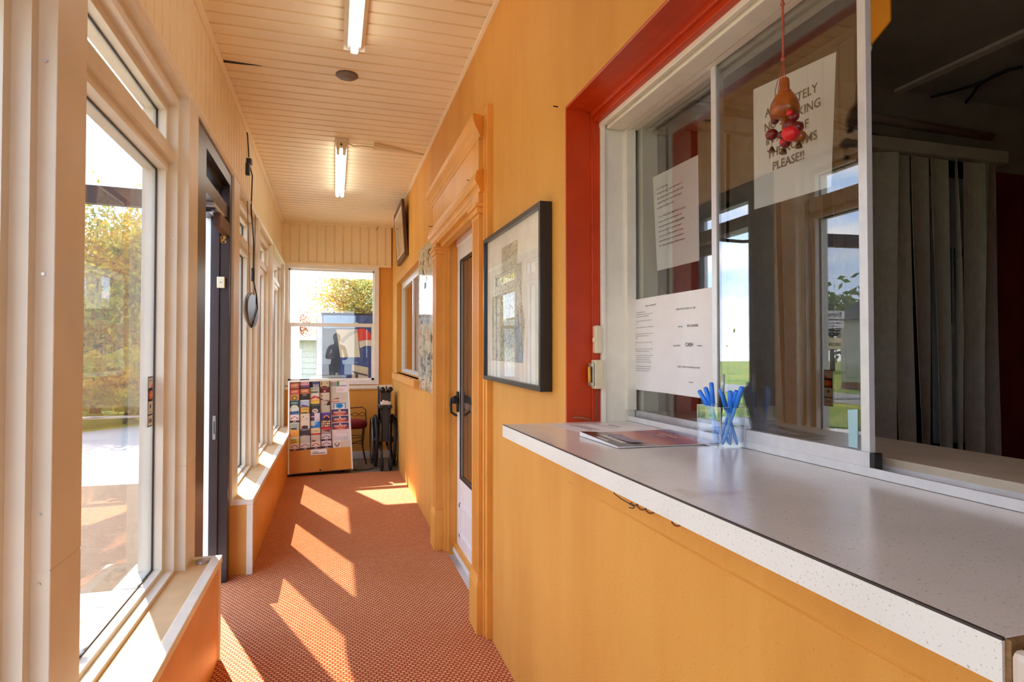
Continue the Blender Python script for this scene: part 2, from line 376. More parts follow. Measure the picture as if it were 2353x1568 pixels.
b = MB(); b.box(-.642, -.638, 3.05, 3.705, 2.10, 2.19); b.build('transom_pane', GL_DOOR, D1)
b = MB(); b.box(-.688, -.661, 3.705, 3.80, 0, 2.3); b.build('outer_casing', WHITE, D1)
b = MB(); b.box(-.72, -.688, 2.83, 3.05, 0, 2.3); b.build('outer_casing', WHITE, D1)
b = MB(); b.obox((-.60, 3.45, 2.035), (1,0,0), (0,1,0), (0,0,1), .025, .15, .028); c = b.build('closer_body', ALU, D1)
b = MB(); b.tube([(-.60, 3.36, 2.0), (-.72, 3.30, 1.985), (-.93, 3.06, 1.985)], .011, 8).obox((-.60, 3.36, 2.003), (1,0,0), (0,1,0), (0,0,1), .02, .02, .008); b.build('closer_arm', BLACK, D1)
b = MB(); b.box(-.60, -.565, 3.42, 3.70, 1.93, 2.0); b.build('closer_cover', DKWOOD, D1)
HG = Vector((-.70, 3.08, 0)); LD = Vector((-.9952, -.098, 0)); LN = Vector((.098, -.9952, 0))   # hinge, leaf direction, outer face normal (towards the viewer)
def leaf(a0, a1, z0, z1, t=.02, off=0): return (HG+LD*((a0+a1)/2)+LN*off+Vector((0,0,(z0+z1)/2)), LD, LN, (0,0,1), (a1-a0)/2, t, (z1-z0)/2)
b = MB(); b.obox(*leaf(0, .045, .03, 2.005)).obox(*leaf(.755, .80, .03, 2.005)).obox(*leaf(.045, .755, 1.928, 2.005)).obox(*leaf(.045, .755, .03, .12)); LEAF = b.build('leaf', BRONZE, D1)
b = MB(); b.obox(*leaf(.045, .755, .12, 1.928, .002)); b.build('leaf_pane', GL_DOOR, LEAF)
b = MB(); p0 = HG+LD*.03+LN*.055; p1 = HG+LD*.77+LN*.055
b.tube([p0+Vector((0,0,1.0)), p1+Vector((0,0,1.0))], .006, 8).tube([p0+Vector((0,0,1.0)), p0-LN*.05+Vector((0,0,1.0))], .006).tube([p1+Vector((0,0,1.0)), p1-LN*.05+Vector((0,0,1.0))], .006); b.build('pull_bar', CHROME, LEAF)
def sticker(a0, a1, z0, z1, bg, txts, nm):
    b = MB(); q = leaf(a0, a1, z0, z1, .0006, .0035); b.obox(*q); mats = [bg, INKB, PAPER]
    for body, a, z, sz, mi in txts: b.m(mi).text(body, HG+LD*a+LN*.0045+Vector((0,0,z)), -LD, (0,0,1), sz, 'CENTER', .01)
    b.build(nm, mats, LEAF)
sticker(.355, .54, 1.485, 1.535, PAPER, [('Entrance', .4475, 1.499, .04, 1)], 'entrance_sticker')
sticker(.36, .535, 1.43, 1.475, PAPER, [('PLEASE USE OTHER DOOR', .4475, 1.455, .011, 1), ('WHEN CLOSED', .4475, 1.437, .011, 1)], 'notice_sticker')
sticker(.375, .52, 1.30, 1.37, plain('cream_label', S(226,214,170)), [('SECURITY', .4475, 1.318, .029, 1)], 'security_sticker')
sticker(.40, .495, 1.378, 1.418, INKB, [('PROTECTED', .4475, 1.40, .012, 2), ('BY', .4475, 1.385, .011, 2)], 'shield_sticker')
# credit card marks on the near window
o = thing('card_sticker', (-.6525, 2.545, 1.10), 'strip of payment card stickers on the near window glass', 'sticker')
ys = 2.575
def cardbox(z0, z1, bg, name):
    b = MB(); b.box(-.6534, -.6528, 2.515, 2.575, z0, z1); return b
z = 1.165
specs = []
b = cardbox(1.005, 1.19, None, ''); b.build('backing', INKB, o)
b = MB(); b.box(-.6528, -.6523, 2.519, 2.571, 1.148, 1.186).m(1).text('DISCOVER', (-.6522, 2.545, 1.172), (0,1,0), (0,0,1), .0085).m(2).poly([(-.6521, 2.545, 1.148), (-.6521, 2.571, 1.148), (-.6521, 2.571, 1.166)]); b.build('card_mark', [PAPER, INKB, ink(228,110,30)], o)
b = MB(); b.lathe((-.6528, 2.535, 1.122), [(.0165, 0), (.0165, .0005)], 20, 'x').m(1).lathe((-.6526, 2.555, 1.122), [(.0165, 0), (.0165, .0005)], 20, 'x').m(2).text('MasterCard', (-.6519, 2.545, 1.119), (0,1,0), (0,0,1), .0085); b.build('card_mark', [ink(205,30,24), ink(236,140,36), PAPER], o)
b = MB(); b.box(-.6528, -.6523, 2.519, 2.571, 1.052, 1.098).m(1).lathe((-.6523, 2.545, 1.08), [(.009, 0), (.009, .0004)], 16, 'x').text('EXPRESS', (-.6522, 2.545, 1.057), (0,1,0), (0,0,1), .009); b.build('card_mark', [PAPER, ink(70,76,90)], o)
b = MB(); b.box(-.6528, -.6523, 2.519, 2.571, 1.009, 1.046).m(1).text('VISA', (-.6522, 2.545, 1.02), (0,1,0), (0,0,1), .021, 'CENTER', .02); b.build('card_mark', [PAPER, ink(34,40,96)], o)
# ---------------------------------------------------------------- far end wall
def farP(px, py): return onY(px, py, YF)
wl, wr = farP(651, 700).x-.02, .70
fw0, fw1 = farP(650.2, 700).x, farP(870.5, 700).x           # outer edges of the window
zb, zt = farP(800, 884).z, farP(760, 607).z
b = MB(); b.box(-.72, 1.0, YF, YF+.12, -.03, zb).box(fw1, 1.0, YF, YF+.12, zb, ZC+.03).box(-.72, fw0, YF, YF+.12, zb, ZC+.03).box(fw0, fw1, YF, YF+.12, zt, ZC+.03)
struct(b, 'wall_far', ORANGE, 'orange end wall around the far window', 'wall')
b = MB(); b.norecalc = True
p = ribbed('x', -.592, .665, .1, lambda p: p); zs0, zs1 = farP(760, 609).z, ZC
for (u, d), (v, e) in zip(p, p[1:]): b.poly([(u, YF-.045+d, zs0), (v, YF-.045+e, zs0), (v, YF-.045+e, zs1), (u, YF-.045+d, zs1)])
b.box(-.592, .665, YF-.03, YF, zs0, zs1).box(-.592, .665, YF-.06, YF-.02, zs0-.012, zs0+.012).box(-.592, .665, YF-.06, YF-.02, zs1-.024, zs1)
struct(b, 'trim_18', CEIL, 'cream vertical board panel above the far window', 'trim')
o = thing('window_7', ((fw0+fw1)/2, YF, zb), 'white double hung window in the far end wall', 'window', None, 'structure')
zm = farP(760, 747).z; y0 = YF-.03
b = MB(); b.box(fw0, fw0+.06, y0, YF+.10, zb, zt).box(fw1-.055, fw1, y0, YF+.10, zb, zt).box(fw0+.06, fw1-.055, y0, YF+.1, zt-.065, zt).box(fw0+.06, fw1-.055, y0, YF+.1, zb, zb+.05); b.build('frame', WHITE, o)
b = MB(); a0, a1 = fw0+.045, fw1-.04
b.box(a0, a0+.045, YF-.01, YF+.03, zb+.04, zm+.02).box(a1-.045, a1, YF-.01, YF+.03, zb+.04, zm+.02).box(a0, a1, YF-.012, YF+.03, zm-.022, zm+.02).box(a0, a1, YF-.01, YF+.03, zb+.04, zb+.075); sl = b.build('lower_sash', WHITE, o)
b = MB(); b.box(a0+.045, a1-.045, YF+.009, YF+.012, zb+.075, zm-.022); b.build('sash_pane', glass('lower_sash_glass', (.95,.96,.96,1), .03), sl)
b = MB(); b.box(a0, a0+.03, YF+.035, YF+.07, zm, zt-.05).box(a1-.03, a1, YF+.035, YF+.07, zm, zt-.05).box(a0, a1, YF+.035, YF+.07, zm-.02, zm+.02).box(a0, a1, YF+.035, YF+.07, zt-.085, zt-.05); su = b.build('upper_sash', WHITE, o)
b = MB(); b.box(a0+.03, a1-.03, YF+.05, YF+.053, zm+.02, zt-.085); b.build('sash_pane', GL_CLR, su)
b = MB(); 
for fx in (.23, .77): b.box(a0+(a1-a0)*fx-.03, a0+(a1-a0)*fx+.03, YF-.0, YF+.03, zm+.02, zm+.032, .003)
b.build('sash_lock', WHITE, o)
zr = farP(803, 886).z-.02
b = MB(); b.box(-.59, .69, YF-.035, YF, zr-.02, zr+.02, .003).box(-.456, .69, YF-.02, YF, zr-.03, zr-.02); struct(b, 'trim_19', TRIMW, 'white rail under the far window', 'trim')
b = MB(); b.box(-.456, .68, YF-.02, YF, -.002, .085, .003); struct(b, 'baseboard_far', WHITE, 'white baseboard on the far end wall', 'baseboard')
b = MB(); b.box(-.72, 1.0, YB-.1, YB, -.03, .6).box(-.72, 1.0, YB-.1, YB, 2.5, ZC+.03).box(-.72, -.52, YB-.1, YB, .6, 2.5).box(.60, 1.0, YB-.1, YB, .6, 2.5); struct(b, 'wall_back', ORANGE, 'orange wall closing the porch behind the camera position', 'wall')
o = thing('window_9', (.04, YB-.05, .6), 'wide window added behind the camera position to let in sky light', 'window', None, 'structure')  # unseen window, added to throw neutral sky light on camera-facing surfaces
b = MB(); b.box(-.52, -.46, YB-.08, YB-.02, .6, 2.5).box(.54, .60, YB-.08, YB-.02, .6, 2.5).box(-.46, .54, YB-.08, YB-.02, 2.44, 2.5).box(-.46, .54, YB-.08, YB-.02, .6, .66); b.build('frame', WHITE, o)
b = MB(); b.box(-.46, .54, YB-.052, YB-.048, .66, 2.44); b.build('pane', GL_CLR, o)
# ---------------------------------------------------------------- right wall with openings
X1 = .97
b = MB()
for (ya, ye, za, ze) in ((7.0, YF+.05, -.03, ZC+.03), (5.06, 7.0, -.03, 1.05), (5.06, 7.0, 2.06, ZC+.03), (3.92, 5.06, -.03, ZC+.03), (2.86, 3.92, 2.05, ZC+.03), (1.744, 2.86, -.03, ZC+.03), (-.25, 1.744, -.03, 1.0305), (-.25, 1.744, 2.036, ZC+.03), (YB, -.25, -.03, ZC+.03)):
    b.box(XR, X1, ya, ye, za, ze)
struct(b, 'wall_right', ORANGE, 'textured orange wall along the right of the porch', 'wall')
b = MB(); b.prism_y([(.681, .885), (.677, .888), (.681, .892)], .25, 1.72); struct(b, 'trim_20', ORANGE_P, 'thin raised line under the counter on the orange wall', 'trim')  # narrow raised strip along the wall, in orange paint
# doorway with pilasters and entablature
XP = .628
def pilaster(y0, y1, n, lab):
    b = MB(); ym = (y0+y1)/2
    pts = [(.70, y0+.012), (XP+.004, y0+.012)]
    w = (y1-y0-.024-.03)/5
    pts.append((XP+.004, y0+.027))
    for k in range(5):
        a = y0+.027+k*w
        pts += [(XP+.019, a+w*.10), (XP+.019, a+w*.5), (XP+.004, a+w*.6), (XP+.004, a+w)]
    pts += [(XP+.004, y1-.012), (.70, y1-.012)]
    b.prism_z(pts, .24, 1.93)
    b.box(XP-.006, .70, y0, y1, .004, .22, .002).loft([(XP-.006, y0, .22), (XP-.006, y1, .22), (.70, y1, .22), (.70, y0, .22)], [(XP+.004, y0+.01, .262), (XP+.004, y1-.01, .262), (.70, y1-.01, .262), (.70, y0+.01, .262)])
    b.box(XP, .70, y0+.004, y1-.004, .262, .27)
    for z0, z1, d in ((1.90, 1.918, .004), (1.918, 1.945, .014), (1.945, 1.962, .022)): b.box(XP+.006-d, .70, y0+.012-d, y1-.012+d, z0, z1, .003)
    b.box(XP+.002, .70, y0+.01, y1-.01, 1.962, 2.03)
    struct(b, 'trim_%d' % n, ORANGE_P, lab, 'pilaster')
pilaster(2.70, 2.862, 21, 'near fluted orange pilaster beside the white screen door')
pilaster(3.918, 4.08, 22, 'far fluted orange pilaster beside the white screen door')
b = MB(); b.box(.655, .70, 2.645, 2.715, .004, 2.40, .002).box(.648, .70, 2.675, 2.70, .004, 2.36, .002); struct(b, 'trim_23', ORANGE_P, 'flat orange casing strip behind the near pilaster', 'trim')
def molding(y0, y1, n, lab, zs, xs):
    b = MB(); 
    A = [(x, z) for x, z in zip(xs, zs)]
    ret = [(.70-.0, A[-1][1]), (.70, A[0][1])]
    prof = A+ret
    def pt(x, z, y, s): 
        d = (.68-x); return (x, y+s*d*.55, z)
    b.loft([pt(x, z, y0, -1) for x, z in prof], [pt(x, z, y1, 1) for x, z in prof])
    struct(b, 'trim_%d' % n, ORANGE_P, lab, 'trim')
molding(2.70, 4.075, 24, 'lower orange cornice over the screen door', [2.012, 2.022, 2.036, 2.040, 2.052, 2.06, 2.098, 2.112], [.630, .624, .62, .612, .606, .602, .612, .628])
b = MB(); b.box(.632, .70, 2.715, 4.065, 2.10, 2.30); struct(b, 'trim_25', ORANGE_P, 'flat orange frieze panel between the two door cornices', 'trim')
molding(2.70, 4.08, 26, 'upper orange cornice over the screen door', [2.262, 2.272, 2.284, 2.292, 2.315, 2.325, 2.35, 2.356], [.63, .622, .616, .61, .598, .594, .59, .60])
b = MB(); b.box(.632, .70, 2.862, 3.918, 1.985, 2.03).box(.66, .70, 2.862, 3.918, 1.96, 1.985); struct(b, 'trim_27', ORANGE_P, 'orange architrave across the head of the screen door', 'trim')
b = MB(); b.box(.682, .80, 3.895, 3.922, .0, 2.05).box(.682, .80, 2.858, 2.885, .0, 2.05).box(.682, .80, 2.885, 3.895, 2.005, 2.05).box(.70, .715, 3.885, 3.896, 0, 2.005).box(.745, .80, 2.885, 3.895, .0, .055); struct(b, 'trim_28', ORANGE_P, 'orange jamb lining of the screen door', 'trim')
b = MB(); b.box(.738, .746, 2.885, 3.895, .003, .03, .002); struct(b, 'trim_29', STONE, 'pale caulk strip along the foot of the screen door', 'trim')
o = thing('door_2', (.775, 3.39, .055), 'white screen door with dark glass and raised lower panel', 'door', None, 'structure')
y0, y1 = 2.89, 3.89
b = MB(); b.box(.765, .80, y1-.10, y1, .055, 2.0, .003).box(.765, .80, y0, y0+.1, .055, 2.0, .003).box(.765, .80, y0+.1, y1-.1, 1.86, 2.0).box(.765, .80, y0+.1, y1-.1, .055, .49).box(.757, .766, y0-.0, y1, 1.965, 2.003); fr = b.build('leaf', WHITE, o)
b = MB(); zz = (.12, .335)
b.box(.757, .766, y0+.10, y1-.10, zz[0], zz[0]+.03, .003).box(.757, .766, y0+.10, y1-.10, zz[1]-.03, zz[1], .003).box(.757, .766, y0+.10, y0+.13, zz[0], zz[1], .003).box(.757, .766, y1-.13, y1-.10, zz[0], zz[1], .003); b.build('panel_moulding', WHITE, o)
b = MB(); b.box(.763, .768, y0+.094, y0+.106, .484, 1.866).box(.763, .768, y1-.106, y1-.094, .484, 1.866).box(.763, .768, y0+.1, y1-.1, .484, .496).box(.763, .768, y0+.1, y1-.1, 1.854, 1.866); b.build('glazing_bead', BLACK, o)
b = MB(); b.box(.776, .779, y0+.1, y1-.1, .49, 1.86); b.build('pane', glass('screen_door_glass', (.8,.8,.8,1), .02), o)
b = MB(); b.box(.79, .81, y0+.03, y1-.03, .06, 1.99).m(1).box(.784, .79, y0+.1, y1-.1, .93, .965); b.build('inner_door', [plain('dark_inner_door', S(66,64,60), .5), ALU], o)
b = MB(); b.box(.75, .765, 3.815, 3.85, .90, 1.03, .004).tube([(.755, 3.83, 1.0), (.715, 3.83, .985), (.712, 3.83, .95), (.716, 3.83, .90), (.752, 3.83, .875)], .008, 8).box(.72, .756, 3.80, 3.855, .955, .995, .004); b.build('handle', BLACK, o)
# side window of the right wall, with its sill
o = thing('window_8', (.75, 6.0, 1.05), 'sliding window with a tan blind set into the orange wall', 'window', None, 'structure')
b = MB(); b.box(.735, .80, 5.06, 5.12, 1.05, 2.06).box(.735, .80, 6.93, 7.0, 1.05, 2.06).box(.735, .80, 5.12, 6.93, 1.99, 2.06).box(.735, .80, 5.12, 6.93, 1.05, 1.10).box(.728, .745, 5.9, 5.96, 1.1, 1.99); b.build('frame', ALUW, o)
b = MB(); b.box(.75, .753, 5.12, 6.93, 1.10, 1.99); b.build('pane', GL_CLR, o)
b = MB(); 
for k in range(18): b.obox((.785, 5.17+k*.1, 1.545), (.25,.97,0), (.97,-.25,0), (0,0,1), .048, .001, .445)
b.build('blind', plain('tan_blind', S(196,150,98), .6), o)
b = MB(); b.box(.79, .80, 5.06, 7.0, 1.05, 2.06); b.build('backing', plain('tan_blind', S(196,150,98), .6), o)
b = MB(); b.box(.63, .76, 5.055, 7.04, .985, 1.05, .004).box(.72, .76, 5.06, 7.0, 1.05, 1.062); struct(b, 'trim_30', ORANGE_P, 'orange wooden sill under the side window', 'trim')
# ================================================================== SERVICE WINDOW
YJ = 1.744
b = MB(); b.box(.681, .792, 1.738, YJ+.01, 1.066, 2.036).box(.762, .79, 1.731, 1.738, 1.066, 2.03, .002).box(.765, .775, 1.728, 1.731, 1.066, 2.03); struct(b, 'trim_31', RED, 'red painted side reveal of the service window', 'trim')
b = MB(); b.box(.681, .792, -.25, 1.738, 2.029, 2.04).box(.758, .79, -.25, 1.731, 2.01, 2.03, .003).box(.768, .79, -.25, 1.731, 1.992, 2.012, .003).prism_y([(.700, 2.0295), (.735, 2.0265), (.759, 2.0225), (.759, 2.0295)], -.25, 1.731); struct(b, 'trim_32', RED, 'red painted head reveal of the service window', 'trim')
b = MB(); b.box(.79, .905, 1.726, YJ, 1.066, 2.0, .002).box(.788, .802, 1.716, 1.73, 1.066, 1.995, .002).box(.872, .905, 1.714, 1.728, 1.10, 1.98, .002)
b.box(.788, .95, -.25, 1.726, 1.988, 2.029).box(.786, .80, -.25, 1.73, 1.978, 2.0, .002).box(.806, .862, -.25, 1.716, 1.972, 1.99, .003).box(.866, .886, -.25, 1.716, 1.975, 1.99, .002).box(.888, .95, -.25, 1.72, 1.979, 1.99)
b.box(.79, .95, -.25, -.19, 1.066, 1.99); struct(b, 'trim_33', TRIMW, 'cream white frame around the sliding service window', 'window frame')
b = MB(); b.box(.914, .968, 1.69, YJ-.002, 1.097, 1.985, .002); struct(b, 'trim_34', VINYL, 'cream inner jamb seen through the sliding pane', 'trim')
b = MB(); b.box(.878, .985, -.25, 1.725, 1.0675, 1.0715).box(.878, .882, -.25, 1.725, 1.0715, 1.083).box(.900, .903, -.25, 1.725, 1.0715, 1.079).box(.921, .926, -.25, 1.725, 1.0715, 1.083); struct(b, 'trim_35', ALUW, 'pale aluminium sliding track on the counter', 'track')
b = MB(); b.box(.925, 1.14, -.25, 1.69, 1.06, 1.096, .002); struct(b, 'trim_36', plain('office_sill', S(190,178,156), .45), 'dull beige inner sill behind the sliding track', 'sill')
# sliding panes
o = thing('sliding_pane', (0.9120, 1.52, 1.075), 'far sliding glass pane beside the red reveal, papers taped to it', 'window pane')
b = MB(); b.box(0.9060, 0.9180, 1.285, 1.742, 1.0755, 1.099).box(0.9050, 0.9190, 1.285, 1.31, 1.099, 1.976, .001).box(0.9070, 0.9180, 1.728, 1.741, 1.099, 1.976); b.build('sash', ALU, o)
b = MB(); b.box(0.9105, 0.9135, 1.31, 1.728, 1.099, 1.98); b.build('glass', GL_SLIDE, o)
o = thing('sliding_pane', (0.8890, 1.06, 1.08), 'near sliding glass pane standing half open behind the pen box', 'window pane')
b = MB(); b.box(0.8810, 0.8970, .832, 1.287, 1.081, 1.108, .001).box(0.8830, 0.8960, 1.268, 1.287, 1.108, 1.976, .001).box(0.8830, 0.8960, .835, .853, 1.108, 1.976, .001); b.build('sash', ALUW, o)
b = MB(); b.box(0.8800, 0.8980, .823, .833, 1.078, 1.108, .001); b.build('end_cap', BLACK, o)
b = MB(); b.box(.8875, .8905, .853, 1.268, 1.108, 1.98); b.build('glass', GL_SLIDE, o)
# ------------------------------------------------------------------ counter
o = thing('counter', (.68, 1.0, 1.031), 'white speckled laminate counter below the sliding service window', 'counter')
b = MB(); b.box(.482, .885, .338, 1.742, 1.031, 1.0665, .0008); b.build('top', LAM, o)
b = MB(); b.box(.4795, .4822, .338, 1.7425, 1.031, 1.0645).box(.4795, .681, 1.7418, 1.7432, 1.031, 1.0645); b.build('front_edge', LAM, o)
b = MB(); b.box(.4798, .4825, .338, 1.7425, 1.0645, 1.0668); e = b.build('edge_seam', plain('dark_seam', S(54,46,42), .5), o); e['label'] = 'thin dark seam line along the front edge'
b = MB(); b.box(.4825, .885, .3335, .3382, 1.031, 1.066); e = b.build('raw_end', plain('particle_board', S(136,104,64), .8, 0, .3, 160), o); e['label'] = 'bare brown particle board end'
o = thing('counter_leaf', (.67, .21, .98), 'black topped leaf with pale rounded edge past the near end of the counter', 'shelf')
b = MB(); b.box(.4635, .885, .08, .3225, .975, 1.0685, .006); b.build('body', plain('pale_enamel', S(214,202,186), .4), o)
b = MB(); b.box(.470, .882, .085, .317, 1.0686, 1.0698); b.build('top', BLACK, o)
# thin wires hanging under the counter edge
def wire(name, pts, r, mat, label, cat='wire', group=None):
    b = MB(); b.tube(pts, r, 6); o = b.build(name, mat); tag(o, label, cat, group); return o
P = lambda x, y, X=.66: onX(1360+x*280/2353, 1080+y*170/1429, X)
b = MB(); b.tube([Vector((.66, P(395,415).y, 1.03))]+[P(*q) for q in ((430,460), (560,560), (700,640), (780,690), (830,720), (800,745), (720,730))], .0013, 6)
b.tube([P(*q) for q in ((740,650), (770,640), (790,680), (850,690), (880,650))], .0013, 6)
o = b.build('cord', BLACK); tag(o, 'thin dark cord dangling below the counter edge', 'cord')
loops = []
for x0, y0 in ((870,670), (1030,740), (1540,985)):
    loops += [P(x0, y0)+Vector((0,0,.012)), P(x0+10, y0+40), P(x0+60, y0+90), P(x0+120, y0+105), P(x0+165, y0+85)+Vector((0,0,.0)), P(x0+175, y0+75)+Vector((0,0,.014))]
b = MB(); b.tube(loops, .002, 6); o = b.build('cord', plain('brown_cord', S(120,76,40))); tag(o, 'brown cord looping under the counter edge', 'cord')
# ------------------------------------------------------------------ paper and print helper
def quad_basis(TL, TR, BR, BL): return Vector(BL), (Vector(TR)-Vector(TL)+Vector(BR)-Vector(BL))/2, (Vector(TL)-Vector(BL)+Vector(TR)-Vector(BR))/2
def shapes(name, parent, o, U, V, items, lift=.0006, step=.00012):
    """flat printed shapes in card coordinates (0..1 across, 0..1 up) as one mesh part"""
    b = MB(); b.norecalc = True; mats = []; N = U.cross(V).normalized(); u, v = U.normalized(), V.normalized(); k = 0
    w, h = U.length, V.length
    pt = lambda x, y, l: o+U*x+V*y+N*l
    for it in items:
        kind, col = it[0], it[-1]; m = ink(*col)
        if m not in mats: mats.append(m)
        b.m(mats.index(m)); l = lift+step*k; k += 1
        if kind == 'r': x0, y0, x1, y1 = it[1:5]; b.poly([pt(x0,y0,l), pt(x1,y0,l), pt(x1,y1,l), pt(x0,y1,l)])
        elif kind == 'p': b.poly([pt(x, y, l) for x, y in it[1]])
        elif kind == 'd': cx, cy, rx, ry = it[1:5]; b.poly([pt(cx+rx*math.cos(t*math.pi/10), cy+ry*math.sin(t*math.pi/10), l) for t in range(20)])
        elif kind == 'a':
            cx, cy, rx, ry, t0, t1, tw = it[1:8]; n = 14
            for j in range(n):
                a, c = [math.radians(t0+(t1-t0)*q/n) for q in (j, j+1)]
                b.poly([pt(cx+rx*math.cos(a), cy+ry*math.sin(a), l), pt(cx+rx*math.cos(c), cy+ry*math.sin(c), l), pt(cx+(rx-tw)*math.cos(c), cy+(ry-tw*w/h)*math.sin(c), l), pt(cx+(rx-tw)*math.cos(a), cy+(ry-tw*w/h)*math.sin(a), l)][::-1])
        elif kind == 't':
            x, y, sz, body = it[1:5]; al = it[5] if len(it) > 6 else 'CENTER'; bo = it[6] if len(it) > 7 else .012
            b.text(body, o+U*x+V*y, u, v, sz*h, al, bo, l)
        elif kind == 'tx':                                            # text stretched to a width
            x, y, sz, body, st = it[1:6]
            b.text(body, o+U*x+V*y, u*1, v, sz*h, 'CENTER', .015, l)
    return b.build(name, mats, parent)
def sheet(name, TL, TR, BR, BL, items, label, cat='paper', mat=None, curl=0.0, group=None, bendtop=None):
    o, U, V = quad_basis(TL, TR, BR, BL); N = U.cross(V).normalized()
    c = (Vector(TL)+Vector(TR)+Vector(BR)+Vector(BL))/4
    t = thing(name, (c.x, c.y, min(p[2] for p in (TL, TR, BR, BL))), label, cat, group)
    b = MB(); n = 10
    TLv, TRv, BRv, BLv = map(Vector, (TL, TR, BR, BL))
    row = []
    for i in range(n+1):
        f = i/n; off = N*(curl*math.sin(math.pi*f))
        row.append((BLv.lerp(BRv, f)+off, TLv.lerp(TRv, f)+off))
    for i in range(n): b.loft([row[i][0], row[i+1][0], row[i+1][0]-N*.0003, row[i][0]-N*.0003], [row[i][1], row[i+1][1], row[i+1][1]-N*.0003, row[i][1]-N*.0003])
    b.build('page', mat or PAPER, t)
    if items: shapes('printing', t, BLv, BRv-BLv, TLv-BLv, items, .0008+curl)
    return t
K = (30, 28, 28); G = (96, 94, 94)
# "no smoking" notice behind the near pane
X = .8926
TL, TR, BR, BL = onX(1731,206,X), onX(1921,119,X), onX(1910,429,X), onX(1733,482,X)
TR = TL + (TR-TL)
sheet('notice', TL, TR, BR, BL, [('t', .52, .715, .094, 'ABSOLUTELY', K), ('t', .53, .60, .094, 'NO SMOKING', K), ('t', .47, .485, .094, 'IN ANY OF', K), ('t', .53, .375, .094, 'THE ROOMS', K), ('t', .49, .265, .094, 'PLEASE!!', K)],
      'white no smoking notice behind the near sliding pane', 'notice')
X = .9155
sheet('notice', onX(1500,408,X), onX(1604,356,X), onX(1607,599,X), onX(1510,623,X),
      [('t', .10, y, .026, s, 'LEFT', K) for y, s in ((.84, 'Daily= Pay per night.'), (.79, 'Weekly= Pay every 7 nights which means on'), (.74, '8th morning you pay if you want to stay longer.'), (.69, 'Monthly= Pay every 28 nights which means'), (.64, 'you pay on the 29th morning.'), (.54, "TO ALL WEEKLY AND MONTHLY's if you can"), (.49, 'not pay on your due date and you do not'), (.44, 'vacate your room you will be charged $30.00'), (.39, 'plus Tax per night until you either pay or'), (.34, "vacate your room. No exceptions. It's your"), (.29, 'responsibility to pay for your room and on'), (.24, 'time. There is absolutely no credit to anyone.'))],
      'white rates notice behind the far pane, highest of its three papers', 'notice')
X = .9035
L2 = ['If you are PAID NO REFUNDS issued', 'WEEKLY TENANTS: If you do not pay for your room when due', 'You will be asked immediately. NO EXCEPTIONS!!', '', 'If not paid there will be late fees. Please ask you will result in a', 'trespass order.', '', 'If you are found to smoke inside your room you will be asked to get', 'out.', '', 'No pets other than staff if you have a pet and you do not pay a fee', 'the hotel will result in you being asked to leave. NO', 'EXCEPTIONS!!', '', 'NO SMOKING. If you smoke in your room you will be charged', '$250.00.', '', 'Housekeeping comes on call at front desk; towels are also changed', 'as you need accordingly; for each cleaning please dial 0.', '', 'Absolutely no drugs allowed. If drugs or paraphernalia are suspected', 'or found in the room at any time you will be asked to leave.', 'Outside of two visitors at a time; hotel staff will notify the', 'police and you will be asked to leave the premises immediately.', '', 'Visitors restricted: if suspected that prostitution is happening at', 'hotel all authorities will be notified immediately and guest will', 'be asked to leave and will be No Trespassed immediately.']
sheet('notice', onX(1449,691,X), onX(1530,677,X), onX(1541,905,X), onX(1446,894,X),
      [('t', .52, .905, .022, 'Relax Inn, Lewisburg WV', K)]+[('t', .12, .845-.0235*i, .0155, s, 'LEFT', .004, G) for i, s in enumerate(L2) if s],
      'white house rules sheet taped low on the pane, left of two', 'notice')
sheet('notice', onX(1527,678,X-.001), onX(1649,658,X-.001), onX(1637,919,X-.001), onX(1538,905,X-.001),
      [('t', .52, .83, .024, 'EFFECTIVE OCTOBER 1ST, 2025', G), ('t', .37, .66, .02, 'WE WILL', K), ('t', .66, .66, .032, 'NO LONGER', K), ('t', .26, .475, .019, 'BE ACCEPTING', K), ('t', .56, .475, .05, 'CASH', K), ('t', .80, .475, .016, 'PAYMENTS.', K), ('t', .52, .27, .022, 'CREDIT CARD OR ONLINE BILLS ONLY', G), ('t', .56, .13, .018, 'THANKS', G)],
      'white no longer accepting cash notice taped low on the pane', 'notice')
X = .8869
sheet('card', onX(1948,942,X), onX(1971,941,X), onX(1971,1031,X), onX(1950,1026,X), [], 'small pale blue card standing at the foot of the near pane', 'card', plain('pale_blue_card', S(168,206,214), .5))
# papers on the counter
z = 1.0672
q = lambda x, y, zz=z: (x, y, zz)
sheet('paper', q(.855,1.655), q(.855,1.47), q(.635,1.49), q(.61,1.69), [('t', .30, .62, .06, 'PARKING', K), ('t', .30, .50, .04, 'PLEASE ASK FOR YOUR KEY', K), ('r', .08, .2, .7, .215, G), ('r', .08, .27, .74, .285, G)], 'white sheet of paper lying on the counter under the magazine', 'paper')
t = thing('magazine', (.73, 1.33, z), 'open magazine with a sunset cover lying on the counter', 'magazine')
b = MB(); A, B_, C_, D_ = Vector((.600,1.442,z+.001)), Vector((.603,1.232,z+.001)), Vector((.868,1.222,z+.001)), Vector((.862,1.452,z+.001))
def mg(f, g, lift=0): return A.lerp(B_, g).lerp(D_.lerp(C_, g), f)+Vector((0,0,lift))
n = 10
for k in range(n):
    f0, f1 = k/n, (k+1)/n; h = lambda f: .0035*math.exp(-((f-.0)/.18)**2)+.0035
    b.loft([mg(f0,0,h(f0)*1.5), mg(f0,1,h(f0)*.4), mg(f0,1,0), mg(f0,0,0)], [mg(f1,0,h(f1)*1.5), mg(f1,1,h(f1)*.4), mg(f1,1,0), mg(f1,0,0)])
b.build('pages', PAPER, t)
